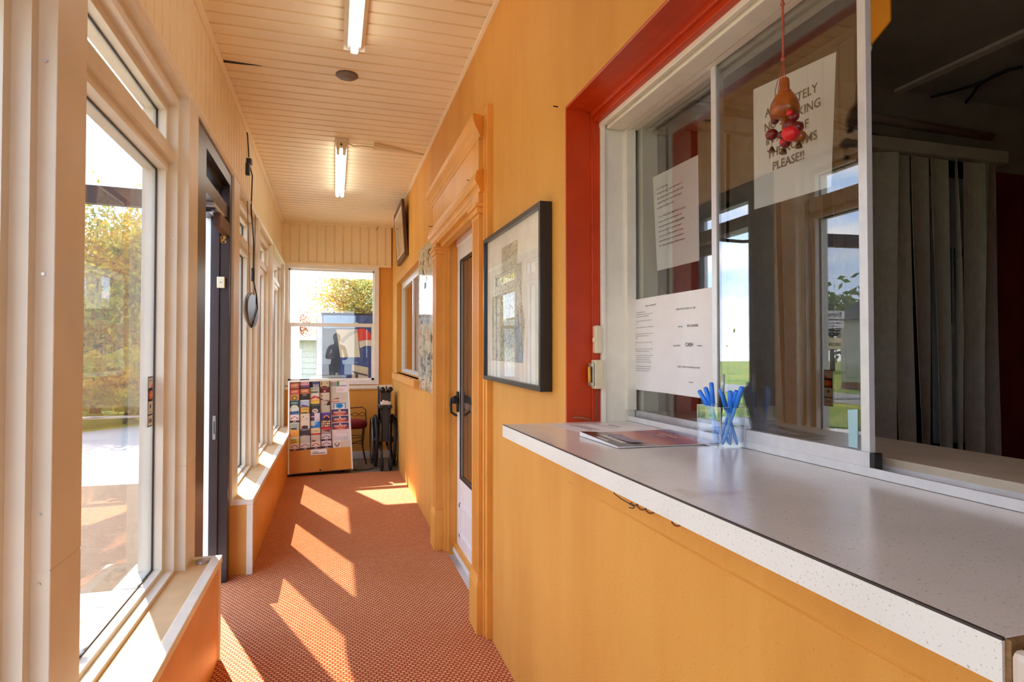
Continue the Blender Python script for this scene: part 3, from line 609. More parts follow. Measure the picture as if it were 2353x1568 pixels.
def cover():
    m, nt, out = new_mat('sunset_cover'); b = pbsdf(nt, out, (.5,.3,.3,1), .22)
    v = pos(nt); sp = nt.nodes.new('ShaderNodeSeparateXYZ'); nt.links.new(v, sp.inputs[0]); n = noise(nt, v, 14, 4)
    a = nt.nodes.new('ShaderNodeMath'); a.operation = 'MULTIPLY_ADD'; nt.links.new(n, a.inputs[0]); a.inputs[1].default_value = .10; nt.links.new(sp.outputs[0], a.inputs[2])
    r = nt.nodes.new('ShaderNodeMapRange'); r.inputs[1].default_value = .65; r.inputs[2].default_value = .92; nt.links.new(a.outputs[0], r.inputs[0])
    nt.links.new(ramp(nt, r.outputs[0], [(0, S(38,28,26)), (.18, S(58,48,40)), (.30, S(196,150,140)), (.45, S(214,128,112)), (.62, S(168,98,120)), (.78, S(190,92,98)), (.95, S(92,78,124))]), b.inputs['Base Color']); return m
b = MB(); b.norecalc = True
for k in range(n):
    f0, f1 = k/n, (k+1)/n; h = lambda f: .0035*math.exp(-((f-.0)/.18)**2)+.0035
    b.poly([mg(f0,1,h(f0)*.4+.0004), mg(f1,1,h(f1)*.4+.0004), mg(f1,0,h(f1)*1.5+.0004), mg(f0,0,h(f0)*1.5+.0004)])
b.build('cover', cover(), t)
o_, U_, V_ = mg(0,1,.0060), mg(0,0,.0060)-mg(0,1,.0060), mg(1,0,.006)-mg(0,0,.006)
shapes('cover_print', t, mg(0,0,.0055), mg(0,1,.0034)-mg(0,0,.0055), mg(1,0,.0055)-mg(0,0,.0055), [('p', [(.18,.16),(.82,.20),(.88,.33),(.6,.30),(.2,.36)], (150,140,160)), ('t', .5, .72, .055, 'GREENBRIER', (236,220,206)), ('t', .5, .64, .05, 'VALLEY', (236,220,206)), ('t', .45, .24, .03, 'TRAVEL GUIDE', (220,214,220))], .001)
# ------------------------------------------------------------------ pen box and pens
bx0, bx1, by0, by1, bz0, bz1 = .8145, .866, 1.157, 1.246, 1.0668, 1.159
bx0, bx1 = .813, .8755
o = thing('pen_box', ((bx0+bx1)/2, (by0+by1)/2, bz0), 'clear square acrylic box of blue pens on the counter', 'pen holder')
b = MB(); b.box(bx0, bx0+.0022, by0, by1, bz0, bz1).box(bx1-.0022, bx1, by0, by1, bz0, bz1).box(bx0+.0022, bx1-.0022, by0, by0+.0022, bz0, bz1).box(bx0+.0022, bx1-.0022, by1-.0022, by1, bz0, bz1); b.build('wall', ACRYL, o)
b = MB(); b.box(bx0, bx1, by0, by1, bz0, bz0+.003); b.build('base', ACRYL, o)
b = MB()
for x in (bx0, bx1-.0012):
    for y in (by0, by1-.0012): b.box(x, x+.0012, y, y+.0012, bz0, bz1)
for x in (bx0, bx1-.0012): b.box(x, x+.0012, by0, by1, bz1-.0012, bz1)
for y in (by0, by1-.0012): b.box(bx0, bx1, y, y+.0012, bz1-.0012, bz1)
b.build('polished_edge', plain('frosted_acrylic_edge', S(226,232,238), .25, 0, 0), o)
BLUE = plain('blue_translucent_plastic', S(52,134,240), .3, 0, .05, 60); BLUED = plain('dark_blue_ink_tube', S(20,52,140), .35, 0, .05, 60)
pens = [((1300,905), 'leftmost, leaning out over the magazine'), ((1352,878), 'second from the left, leaning left'), ((1402,838), 'tallest one at the left'), ((1478,890), 'in the middle, before the black pen'), ((1560,905), 'just right of the black pen'), ((1614,905), 'second from the right'), ((1660,872), 'rightmost, leaning right')]
bots = [(.852,1.174), (.840,1.184), (.826,1.194), (.864,1.166), (.846,1.168), (.838,1.200), (.832,1.178)]
tops_x = [.828, .834, .838, .845, .84, .85, .858]
def pen(nm, bot, top, lab, body, capm, long=True):
    d = (top-bot).normalized(); t = thing(nm, bot, lab, 'pen', 'blue stick pens in the acrylic box' if capm is BLUE else None)
    L = (top-bot).length
    b = MB(); b.tube([bot+d*.003, bot+d*.006, bot+d*.02, bot+d*(L-.045)], .0039, 10, radii=[.0012, .0028, .0039, .0039]); b.build('barrel', body, t)
    b = MB(); b.tube([bot+d*(L-.048), bot+d*(L-.004), bot+d*L], .0055, 10, radii=[.0057, .0054, .0043])
    s = d.cross(Vector((1,0,0))).normalized(); b.tube([bot+d*(L-.005)+s*.006, bot+d*(L-.04)+s*.0072], .0012, 6); b.build('cap', capm, t)
    if capm is BLUE:
        b = MB(); b.text('USA PENS & CO', bot+d*(L*.42)+Vector((-.0043,0,0)), d*-1, d.cross(Vector((1,0,0))), .0052); b.build('print', PAPER, t)
    return t
for (px, lab), (bxx, byy), tx in zip(pens, bots, tops_x):
    top = onX(1250+px[0]*510/1860, 650+px[1]*430/1568, tx); bot = Vector((bxx, byy, bz0+.004))
    pen('pen', bot, top, 'blue stick pen in the acrylic box, '+lab, plain('pale_blue_plastic', S(96,168,244), .3, 0, .1, 80), BLUE)
t = thing('pen', (.84, 1.205, bz0+.004), 'black pen with a silver cap standing in the acrylic box', 'pen')
top = onX(1250+1505*510/1860, 650+768*430/1568, .85); bot = Vector((.84,1.205,bz0+.004)); d = (top-bot).normalized(); L = (top-bot).length
b = MB(); b.tube([bot, bot+d*.02, bot+d*(L-.045)], .004, 10, radii=[.001,.004,.0045]); b.build('barrel', BLACK, t)
b = MB(); b.tube([bot+d*(L-.046), bot+d*L], .0046, 10, radii=[.005,.003]); b.build('cap', plain('silver_plastic', S(196,206,200), .25, .3, .05), t)
# ------------------------------------------------------------------ fittings on the red reveal
o = thing('push_button', (.775, 1.72, 1.276), 'upper ivory push button box on the red reveal', 'doorbell')
b = MB(); b.box(.763, .786, 1.706, 1.731, 1.277, 1.362, .004); b.build('case', IVORY, o)
b = MB(); b.ball((.763, 1.716, 1.318), .011, .55, .8, 1); b.build('button', IVORY, o)
o = thing('push_button', (.775, 1.72, 1.168), 'lower ivory bell box with metal plate and yellow bulb on the red reveal', 'doorbell')
b = MB(); b.box(.758, .787, 1.700, 1.731, 1.169, 1.257, .003); b.build('case', IVORY, o)
b = MB(); b.loft([(.7575, 1.702, 1.245), (.7575, 1.722, 1.245), (.7575, 1.722, 1.18), (.7575, 1.702, 1.18)], [(.753, 1.702, 1.247), (.745, 1.722, 1.247), (.745, 1.722, 1.178), (.753, 1.702, 1.178)]); b.build('plate', CHROME, o)
b = MB(); b.tube([(.745, 1.712, 1.188), (.744, 1.712, 1.236)], .0045, 8); b.build('bulb', plain('amber_bulb', S(240,176,70), .3), o)
wire('wire', [(.772,1.728,1.168), (.775,1.722,1.16), (.771,1.726,1.14), (.773,1.724,1.115), (.771,1.726,1.09), (.772,1.724,1.07)], .0018, plain('bell_wire', S(120,80,76)), 'thin twisted wire below the lower bell box')
wire('cable', [(.70,1.733,1.078), (.70,1.725,1.082), (.72,1.724,1.0815), (.745,1.726,1.076), (.757,1.727,1.071)], .0022, plain('grey_cable', S(150,118,86)), 'short cable lying along the foot of the red reveal')
# ------------------------------------------------------------------ hanging bead ornament
o = thing('bead_ornament', (.80, .938, 1.66), 'brown bell ornament with red beads hanging before the notice', 'ornament')
OX, OY = .80, .9385
STR = plain('red_beige_string', S(170,84,58), .7, 0, .35, 420); BRN = plain('amber_brown_wood', S(150,78,22), .3, 0, .3, 60); DRED = plain('dark_red_bead', S(110,26,22), .3, 0, .2, 90); REDB = plain('bright_red_bead', S(206,24,32), .4, 0, .2, 300)
b = MB(); b.tube([(OX, OY, 1.99), (OX, OY, 1.93), (OX+.0006, OY+.0005, 1.88), (OX, OY, 1.826)], .0021, 8).ball((OX, OY, 1.93), .004).ball((OX, OY, 1.826), .0042)
for dy in (-.014, -.006, .006, .015): b.tube([(OX, OY, 1.826), (OX-.006, OY+dy, 1.772), (OX-.002, OY+dy*1.35, 1.715)], .0007, 5)
b.build('string', STR, o)
def opx(x, y, X=OX): return onX(1720+x*220/1150, 100+y*300/1568, X)
b = MB(); c = opx(435, 720); z0 = opx(430, 870).z
b.lathe((OX, c.y, z0), [(.004, -.004), (.0255, .0), (.0262, .012), (.024, .024), (.0165, .038), (.0088, .046), (.0082, .066), (.0064, .07), (.002, .071)], 20); b.tube([(OX, c.y, z0+.001), (OX, c.y, z0-.03)], .0055, 8); b.build('bell', BRN, o)
b = MB(); b.ring((OX, c.y, z0+.045), .0105, .0012, 'z', 20, 6); b.build('cord_ring', STR, o)
def bead(x, y, r, mat, X=OX, sz=1, nm='bead'):
    p = opx(x, y, X); b = MB(); b.ball(p, r, 1, 1, sz); b.build(nm, mat, o)
for x, y, r, m_, dx in ((280,1095,.0118,DRED,0), (315,930,.0075,DRED,0), (500,1085,.0150,REDB,-.02), (445,1190,.0105,DRED,-.012), (580,1010,.0120,DRED,.002), (500,985,.013,DRED,0), (545,880,.0095,DRED,0), (610,1120,.0125,BRN,.006), (405,1100,.0088,DRED,.004), (495,835,.006,REDB,-.02), (408,1185,.006,REDB,-.018)): bead(x, y, r, m_, OX+dx, .92)
for x, y in ((280,1275), (420,1295), (605,1220)):
    p = opx(x, y); b = MB(); b.lathe(p, [(.0062, -.005), (.0055, -.002), (.0032, .004), (.001, .0062)], 10); b.tube([p+Vector((0,0,.006)), p+Vector((0,0,.02))], .0006, 5); b.build('small_bell', plain('old_brass', S(96,62,34), .35, .6, .2, 60), o)
# ------------------------------------------------------------------ the office behind the panes
OFF = plain('office_grey', S(176,174,160), .7, 0, .1, 4)
b = MB(); b.box(.97, 1.14, 1.98, 2.08, 0, 2.08).box(2.66, 3.5, 1.98, 2.08, 0, 2.08).box(1.14, 2.66, 1.981, 2.08, 0, 2.08); struct(b, 'wall_office', plain('maroon_wall', S(140,46,38), .6, 0, .12, 7), 'maroon far wall of the dim office', 'wall')
b = MB(); b.box(.97, 3.5, 1.98, 2.08, 2.08, 2.45); struct(b, 'trim_40', OFF, 'grey band above the office blind', 'wall')
b = MB(); b.box(3.4, 3.5, -2.3, 2.0, 0, 2.45).box(.97, 3.5, -2.4, -2.3, 0, 2.45); struct(b, 'wall_office', plain('maroon_wall', S(112,34,28)), 'maroon side wall of the dim office', 'wall')
b = MB(); b.box(.97, 3.5, -2.4, 2.08, 2.38, 2.45); struct(b, 'ceiling', OFF, 'dim grey ceiling of the office', 'ceiling')
b = MB(); b.box(.97, 3.5, -2.4, 2.08, -.03, 0); struct(b, 'floor', plain('office_floor', S(150,120,96), .8), 'dark floor of the office', 'floor')
xs = onZ(2160, 165, 2.375).x
b = MB(); b.box(xs-.02, xs+.02, -2.3, 1.98, 2.368, 2.38); struct(b, 'trim_37', plain('office_strip', S(226,220,204), .6), 'pale joint strip along the office ceiling', 'trim')
o = thing('door_3', (1.9, 1.965, 0), 'dark glazed office door half hidden behind the vertical blinds', 'door', None, 'structure')
b = MB(); b.box(1.12, 2.66, 1.955, 1.98, 0, 2.1); b.build('frame', plain('office_dark', S(40,38,36), .5), o)
b = MB(); b.box(1.95, 2.02, 1.945, 1.955, .1, 2.05).box(2.40, 2.60, 1.945, 1.955, .9, 2.02).box(1.5,1.56,1.945,1.955,.1,2.05); b.build('pale_stile', plain('office_pale', S(176,176,176), .5), o)
b = MB(); b.box(2.44, 2.56, 1.940, 1.946, 1.40, 1.72).m(1).box(2.495, 2.505, 1.936, 1.942, 1.40, 1.72).box(2.43, 2.57, 1.932, 1.946, 1.36, 1.40); b.build('small_light', [BLACK, plain('office_pale', S(176,176,176))], o)
o = thing('vertical_blind', (1.9, 1.88, 2.12), 'grey fabric vertical blind hanging in the dim office', 'blind')
b = MB(); b.box(1.0, 2.72, 1.86, 1.905, 2.075, 2.125, .003); b.build('head_rail', plain('office_rail', S(220,216,200), .5), o)
FAB = plain('grey_blind_fabric', S(222,218,204), .85, 0, .08, 30)
rr = random.Random(3); x = 1.06; k = 0
while x < 2.68:
    w = .05+.012*rr.random(); ang = rr.uniform(-.5, .9); sw = rr.uniform(-.035, .035); gap = rr.choice((.085, .095, .10, .13, .10))
    b = MB(); N_ = 8; prevs = None; rows = []
    for i in range(N_+1):
        f = i/N_; z_ = 2.07-f*(2.07-.45); a = ang*(.6+.4*math.sin(2.5*f+k)); xc = x+sw*f*f+.006*math.sin(5*f+k)
        rows.append([(xc+w*u*math.cos(a), 1.88+w*u*math.sin(a)+.006*(1-u*u), z_) for u in (-1, -.5, 0, .5, 1)])
    for A_, B2 in zip(rows, rows[1:]):
        for j in range(4): b.poly([A_[j], A_[j+1], B2[j+1], B2[j]])
    q = b.build('vane', FAB, o)
    md = q.modifiers.new('thick', 'SOLIDIFY'); md.thickness = .0012
    x += gap; k += 1
b = MB(); b.box(2.60, 2.70, 1.90, 1.93, .3, 2.1); q = b.build('side_panel', FAB, o)
wire('cable', [(1.05,1.93,2.20), (1.35,1.93,2.19), (1.6,1.93,2.16), (1.85,1.9,2.17), (2.1,1.93,2.15), (2.5,1.93,2.13)], .007, BLACK, 'black cable sagging above the office blind', 'cable')
b = MB(); b.tube([(1.0,1.95,2.25), (2.75,1.95,2.22)], .018, 10); q = b.build('pipe', plain('office_pipe', S(206,200,184), .5)); tag(q, 'grey pipe running above the office blind', 'pipe')
zc = 2.372
def oz(x, y): return onZ(1960+x*393/1541, y*400/1568, zc)
wire('cable', [oz(*p) for p in ((1530,600), (1400,630), (1250,700), (1130,770), (1080,850), (1000,940), (900,1000), (820,985), (870,1040), (1000,1080), (1100,1100))], .007, BLACK, 'black cable snaking across the office ceiling, right one', 'cable')
wire('cable', [oz(*p) for p in ((1180,740), (1050,780), (850,840), (690,880), (600,920), (515,985), (570,1040), (700,1070))][:5]+[oz(515,985)+Vector((0,0,-.012))], .006, BLACK, 'black cable bent on the office ceiling, left one', 'cable')
wire('cord', [(1.90,1.80,2.19), (1.905,1.80,2.12), (1.90,1.80,2.05), (1.885,1.80,2.0)], .004, BLACK, 'short black cord end dangling before the office blind', 'cord')
o = thing('pennant', (.98, .91, 1.87), 'orange cloth pennant hanging at the top of the open service window', 'pennant')
X = .985; pp = [onX(*p, X) for p in ((1970,-60), (1976,98), (1996,100), (2001,104), (2046,48), (2046,-60))]
b = MB(); b.loft([(X-.002, p.y, p.z) for p in pp], [(X+.002, p.y, p.z) for p in pp]); b.build('cloth', plain('orange_cloth', S(240,150,24), .7, 0, .06, 12), o)
b = MB(); c = onX(1996, 113, X); b.lathe(c, [(.002, -.006), (.006, -.003), (.0065, .003), (.004, .006)], 12).tube([c+Vector((0,0,.006)), onX(1998, 100, X)], .0012, 6); b.build('clip', IVORY, o)
# ================================================================== CEILING FITTINGS
TUBE = emit('fluorescent_tube_light', (1,.98,.94,1), 4.0)
o = thing('tube_light', (.087, 2.45, 2.74), 'near ceiling tube light in a cream channel', 'ceiling light')
b = MB(); b.prism_y([(.038,ZC-.001), (.135,ZC-.001), (.137,ZC-.02), (.118,ZC-.045), (.055,ZC-.045), (.036,ZC-.02)], 1.84, 3.07); b.build('channel', VINYL, o)
b = MB(); b.box(.036, .138, 3.068, 3.074, ZC-.052, ZC-.001).box(.07, .104, 3.03, 3.07, ZC-.085, ZC-.045, .004); b.build('end_cap', VINYL, o)
b = MB(); b.box(.036, .138, 1.836, 1.842, ZC-.052, ZC-.001).box(.07, .104, 1.84, 1.88, ZC-.085, ZC-.045, .004); b.build('end_cap', VINYL, o)
b = MB(); b.tube([(.087, 1.87, ZC-.066), (.087, 3.055, ZC-.066)], .018, 14); b.build('tube', TUBE, o)
o = thing('tube_light', (.045, 5.23, 2.74), 'far ceiling light with two bare tubes', 'ceiling light')
b = MB(); b.box(.0, .085, 4.50, 5.96, ZC-.028, ZC-.001, .003); b.build('channel', VINYL, o)
b = MB(); b.box(.005, .080, 4.502, 4.53, ZC-.065, ZC-.02, .003).box(.008, .030, 4.53, 4.66, ZC-.075, ZC-.024, .004).box(.052, .076, 4.53, 4.66, ZC-.075, ZC-.024, .004).m(1).lathe((.043, 4.5025, ZC-.045), [(.009, 0), (.009, -.002)], 14, 'y'); b.build('end_plate', [IVORY, BLACK], o)
for x in (.021, .063):
    b = MB(); b.tube([(x, 4.6, ZC-.055), (x, 5.95, ZC-.055)], .016, 12); b.build('tube', TUBE, o)
wire('cable', [(.045,4.495,ZC-.045), (.08,4.49,ZC-.035), (.10,4.53,ZC-.03), (.13,4.60,ZC-.02), (.19,4.60,ZC-.012), (.24,4.55,ZC-.03), (.28,4.56,ZC-.03)], .006, IVORY, 'pale cable looping out of the far ceiling light', 'cable')
b = MB(); b.loft([(.27,4.52,ZC-.032), (.27,4.60,ZC-.032), (.27,4.60,ZC-.003), (.27,4.52,ZC-.003)], [(.66,4.70,ZC-.006), (.66,4.72,ZC-.006), (.66,4.72,ZC-.001), (.66,4.70,ZC-.001)]); q = b.build('loose_strip', IVORY); tag(q, 'loose soffit strip sagging beside the far ceiling light', 'strip')
o = thing('ceiling_disc', (.06, 3.465, ZC-.012), 'round dark grey disc on the ceiling between the two lights', 'ceiling disc')
b = MB(); b.lathe((.06, 3.465, ZC), [(.060, 0), (.060, -.006), (.052, -.012), (.012, -.014)], 32); b.build('plate', plain('grey_plate', S(112,100,84), .5, 0, .15, 30), o)
b = MB(); b.box(.048, .055, 3.46, 3.468, ZC-.0155, ZC-.0135).box(.066, .073, 3.46, 3.468, ZC-.0155, ZC-.0135); b.build('slot', plain('ochre', S(170,110,60)), o)
b = MB(); b.tube([(-.585, 3.47, ZC-.004), (-.50, 3.475, ZC-.004), (-.38, 3.48, ZC-.0015)], .004, 6, radii=[.007, .005, .001]); q = b.build('seam_gap', BLACK); tag(q, 'dark gap where a ceiling board has come loose at left', 'gap')
hk = onY(868, 521, YF-.075)
wire('hook', [(hk.x, YF-.07, ZC-.002), (hk.x, YF-.07, ZC-.03), (hk.x-.005, YF-.075, ZC-.045), (hk.x-.016, YF-.075, ZC-.045), (hk.x-.02, YF-.075, ZC-.034)], .003, BLACK, 'small dark hook over the far board panel', 'hook')
# ================================================================== HANGING OVAL SIGN
sx, sy = -.535, 4.41
top, bot = onX(575, 672, sx), onX(575, 752, sx)
e0, e1 = onX(562.5, 712, sx), onX(590, 712, sx); cy = (e0.y+e1.y)/2; ry = (e1.y-e0.y)/2; cz = (top.z+bot.z)/2; rz = (top.z-bot.z)/2
o = thing('oval_sign', (sx, cy, cz-rz), 'dark oval hanging sign seen from behind at the window', 'sign')
b = MB(); b.lathe((sx, cy, cz), [(ry*.90, -.014), (ry*.985, -.010), (ry, .0), (ry*.985, .010), (ry*.90, .014)], 40, 'x', 1, rz/ry); b.build('body', plain('dark_grey_plastic', S(72,72,70), .3), o)
b = MB(); 
pts = [(sx, cy+ry*math.cos(2*math.pi*k/40), cz+rz*math.sin(2*math.pi*k/40)) for k in range(40)]
b.tube(pts, .007, 8, True); b.build('rim', plain('grey_rim', S(120,120,116), .3), o)
CH = plain('hanging_chain', S(120,96,64), .5, .3, .1)
a0, a1 = onX(568, 458, -.56), onX(587, 492, -.56)
b = MB(); b.tube([(a0.x, a0.y, a0.z), (sx+.005, cy-ry*.35, cz+rz*.99)], .0028, 6); b.build('hanging_wire', CH, o)
b = MB(); b.tube([(a1.x, a1.y, a1.z), (sx+.005, cy+ry*.30, cz+rz*.99)], .0028, 6); b.build('hanging_wire', CH, o)
c0 = onX(566, 305, -.585); c1 = onX(572, 362, -.578); c2 = onX(580, 405, -.575)
o2 = o
q1, q2, q3 = onX(577, 480, -.545), onX(583, 560, -.54), onX(581, 640, -.535)
b = MB(); b.tube([c1+Vector((.004,-.02,-.05)), c2, q1, q2, q3, (sx+.017, cy+ry*.45, cz+rz*.95), (sx+.02, cy+ry*.55, cz+rz*.2), (sx+.02, cy-.02, cz-rz*.6), (sx+.012, cy-ry*.25, cz-rz*1.02)], .0045, 8); b.build('power_cord', BLACK, o2)
b = MB(); b.tube([(-.583, c0.y, ZC-.02), (-.583, c0.y+.05, c0.z), c1], .004, 8); b.build('cord', BLACK, o2)
b = MB(); b.obox(c1+Vector((.0,0,-.03)), (1,0,0), (0,.95,.2), (0,-.2,.95), .018, .045, .022).obox(c1+Vector((.0,-.06,-.10)), (1,0,0), (0,1,.1), (0,-.1,1), .014, .022, .04); b.build('plug', BLACK, o2)
b = MB(); b.tube([q3+Vector((0,0,.07)), q3+Vector((0,0,-.02))], .011, 10); b.build('inline_switch', BLACK, o2)
# sensor and paint marks on the dark jamb
o = thing('sensor', (-.612, 3.69, 1.64), 'white rectangular sensor box on the dark door jamb', 'sensor')
b = MB(); p0, p1 = onY(500, 637, 3.703), onY(517.5, 663, 3.703); b.box(p0.x, p1.x, 3.678, 3.7035, p1.z, p0.z, .003).m(1).lathe((p0.x*.5+p1.x*.5, 3.678, (p0.z+p1.z)/2), [(.003, .0), (.003, -.001)], 8, 'y'); b.build('case', [IVORY, BLACK], o)
b = MB(); p = onY(511, 551, 3.7045)
for dx, dz, s in ((-.008,.01,.011), (.008,.014,.01), (0,-.006,.012), (.012,-.012,.008), (-.012,-.016,.007)): b.box(p.x+dx-s, p.x+dx+s, 3.7035, 3.7045, p.z+dz-s*.8, p.z+dz+s*.8)
q = b.build('paint_chip', plain('ochre_paint', S(206,140,40))); tag(q, 'ochre paint smear on the dark door jamb', 'paint mark')
# puck on near ledge
b = MB(); p = onZ(464, 1290, .436); b.lathe((p.x, p.y, .4265), [(.024, 0), (.026, .006), (.022, .013), (.008, .015)], 24); q = b.build('ledge_cap', plain('grey_metal_cap', S(176,172,166), .3, .5)); tag(q, 'small round metal cap lying on the near ledge end', 'cap')
# ================================================================== PICTURES ON THE RIGHT WALL
def map_mat(name, bg, blue=True, sc1=34):
    m, nt, out = new_mat(name); b = pbsdf(nt, out, bg, .5); v = pos(nt, (1,1,1))
    def lines(scale, w, col, c):
        vo = nt.nodes.new('ShaderNodeTexVoronoi'); vo.feature = 'DISTANCE_TO_EDGE'; vo.inputs['Scale'].default_value = scale
        ns = nt.nodes.new('ShaderNodeTexNoise'); ns.inputs['Scale'].default_value = 14; nt.links.new(v, ns.inputs['Vector'])
        av = nt.nodes.new('ShaderNodeVectorMath'); av.operation = 'MULTIPLY_ADD'; nt.links.new(ns.outputs['Color'], av.inputs[0]); av.inputs[1].default_value = (.06,.06,.06); nt.links.new(v, av.inputs[2])
        nt.links.new(av.outputs[0], vo.inputs['Vector'])
        return mix(nt, ramp(nt, vo.outputs['Distance'], [(0, (1,1,1,1)), (w*1.3, (0,0,0,1))]), c, col)
    c = ramp(nt, noise(nt, v, 5, 4), [(.3, bg), (.55, S(206,206,178)), (.75, S(222,208,160))])
    if blue:
        sp = nt.nodes.new('ShaderNodeSeparateXYZ'); nt.links.new(v, sp.inputs[0])
        def mk(op, a, b2):
            n = nt.nodes.new('ShaderNodeMath'); n.operation = op
            for s, q in ((n.inputs[0], a), (n.inputs[1], b2)):
                if hasattr(q, 'is_output'): nt.links.new(q, s)
                else: s.default_value = q
            return n.outputs[0]
        nn = noise(nt, v, 9, 3)
        d = mk('ABSOLUTE', mk('ADD', mk('SUBTRACT', sp.outputs[1], 2.16), mk('MULTIPLY', mk('SUBTRACT', sp.outputs[2], 1.4), -.12)), 0)
        g = mk('ADD', mk('MULTIPLY', d, 6), mk('ADD', mk('MULTIPLY', mk('SUBTRACT', sp.outputs[2], 1.28), 1.5), mk('SUBTRACT', nn, .4)))
        c = mix(nt, ramp(nt, g, [(.30, (.8,.8,.8,1)), (.42, (0,0,0,1))]), c, S(112,176,204))
    c = lines(sc1, .05, S(96,104,104), c); c = lines(sc1*.34, .02, S(70,72,76), c)
    nt.links.new(c, b.inputs['Base Color']); return m
o = thing('framed_map', (.66, 2.26, 1.16), 'large black framed map hanging beside the screen door', 'picture')
y0, y1, z0, z1 = 1.862, 2.648, 1.152, 1.772
def slab(b, xa, xb, ya, yb, za, zb, sk=0.0):
    # panel whose near end hangs slightly lower (sk per metre along y)
    f = lambda y: sk*(y-y0)
    return b.loft([(xa, ya, za+f(ya)), (xa, yb, za+f(yb)), (xa, yb, zb+f(yb)), (xa, ya, zb+f(ya))], [(xb, ya, za+f(ya)), (xb, yb, za+f(yb)), (xb, yb, zb+f(yb)), (xb, ya, zb+f(ya))])
SK = .012
b = MB(); w = .017
for q in ((y0, y1, z0, z0+w), (y0, y1, z1-w, z1), (y0, y0+w, z0+w, z1-w), (y1-w, y1, z0+w, z1-w)): slab(b, .638, .678, *q, SK)
b.build('frame', plain('black_frame', S(30,30,30), .3, 0, .1), o)
b = MB(); slab(b, .655, .662, y0+w, y1-w, z0+w, z1-w, SK); b.build('mat_board', plain('mat_board', S(236,238,226), .6), o)
mp_ = [(.30,.985),(.62,.985),(.62,.80),(.70,.80),(.70,.50),(.76,.36),(.72,.05),(.06,.05),(.06,.60),(.14,.60),(.14,.78),(.30,.78)]
b = MB(); f = lambda u, v: (.6545, y1-.05-u*(y1-y0-.10), z0+.045+v*(z1-z0-.09)+SK*((y1-.05-u*(y1-y0-.1))-y0)); b.norecalc = True
b.poly([f(u, v*.93+.03) for u, v in mp_][::1]); b.build('map_print', map_mat('river_map', S(176,182,166)), o)
b = MB(); slab(b, .6455, .647, y0+w, y1-w, z0+w, z1-w, SK); b.build('glass', glass('picture_glass', (1,1,1,1), .02), o)
o = thing('wall_map', (.66, 4.67, .99), 'tall laminated poster hanging between side window and pilaster', 'poster')
def prow(y): return .676-.006*abs(math.sin((y-4.24)*7))
b = MB(); n = 24; ya, yb = 4.235, 5.10
for k in range(n):
    u, v = ya+(yb-ya)*k/n, ya+(yb-ya)*(k+1)/n
    b.loft([(prow(u), u, .985), (prow(u), u, 2.115), (prow(u)+.0015, u, 2.115), (prow(u)+.0015, u, .985)], [(prow(v), v, .985), (prow(v), v, 2.115), (prow(v)+.0015, v, 2.115), (prow(v)+.0015, v, .985)])
pm = map_mat('town_map', S(206,204,190), False, 16); pb = [x for x in pm.node_tree.nodes if x.type == 'BSDF_PRINCIPLED'][0]; pb.inputs['Roughness'].default_value = .08; pb.inputs['Specular IOR Level'].default_value = .8
b.build('sheet', pm, o)
b = MB(); rr = random.Random(5)
for k in range(26):
    y_, z_ = rr.uniform(ya+.05, yb-.14), rr.uniform(1.0, 2.05); x_ = .668
    b.box(x_, x_+.0004, y_, y_+rr.uniform(.03,.10), z_, z_+rr.uniform(.01,.05))
b.build('printing', ink(110,108,104,.1), o)
o = thing('picture_frame', (.655, 6.3, 2.2), 'brown wooden framed picture high on the orange wall', 'picture')
ya, yb, za, zb = 5.85, 6.62, 2.205, 2.745
def lean(z): return .038*(z-za)/(zb-za)
def lslab(b, x0_, x1_, a, e, c, d): return b.loft([(x0_-lean(c), a, c), (x0_-lean(c), e, c), (x0_-lean(d), e, d), (x0_-lean(d), a, d)], [(x1_-lean(c), a, c), (x1_-lean(c), e, c), (x1_-lean(d), e, d), (x1_-lean(d), a, d)])
b = MB(); w = .05
for q in ((ya, yb, za, za+w), (ya, yb, zb-w, zb), (ya, ya+w, za+w, zb-w), (yb-w, yb, za+w, zb-w)): lslab(b, .645, .674, *q)
b.build('frame', DKWOOD, o)
b = MB(); w2 = .062
for q in ((ya+w, yb-w, za+w, za+w2), (ya+w, yb-w, zb-w2, zb-w), (ya+w, ya+w2, za+w2, zb-w2), (yb-w2, yb-w, za+w2, zb-w2)): lslab(b, .646, .67, *q)
b.build('liner', TRIMW, o)
b = MB(); lslab(b, .655, .668, ya+w2, yb-w2, za+w2, zb-w2); b.build('picture', map_mat('grey_picture', S(176,172,160), False, 9), o)
b = MB(); lslab(b, .6515, .6525, ya+w2, yb-w2, za+w2, zb-w2); b.build('glass', glass('picture_glass2', (1,1,1,1), .05), o)
for px, py, X, lab in ((1282, 246, .68, 'small dark nail in the orange wall beside the red head corner'), (1080, 415, .63, 'dark nail sticking out of the lower door cornice, near end'), (990, 521, .60, 'dark nail sticking out of the lower door cornice, far end'), (1238, 624, .68, 'pale screw in the orange wall just right of the framed map')):
    p = onX(px, py, X); b = MB(); b.tube([p+Vector((.012,0,0)), p+Vector((-.016,0,.001))], .0022, 6); q = b.build('nail', plain('dark_nail', S(84,60,44), .4, .5)); tag(q, lab, 'nail')
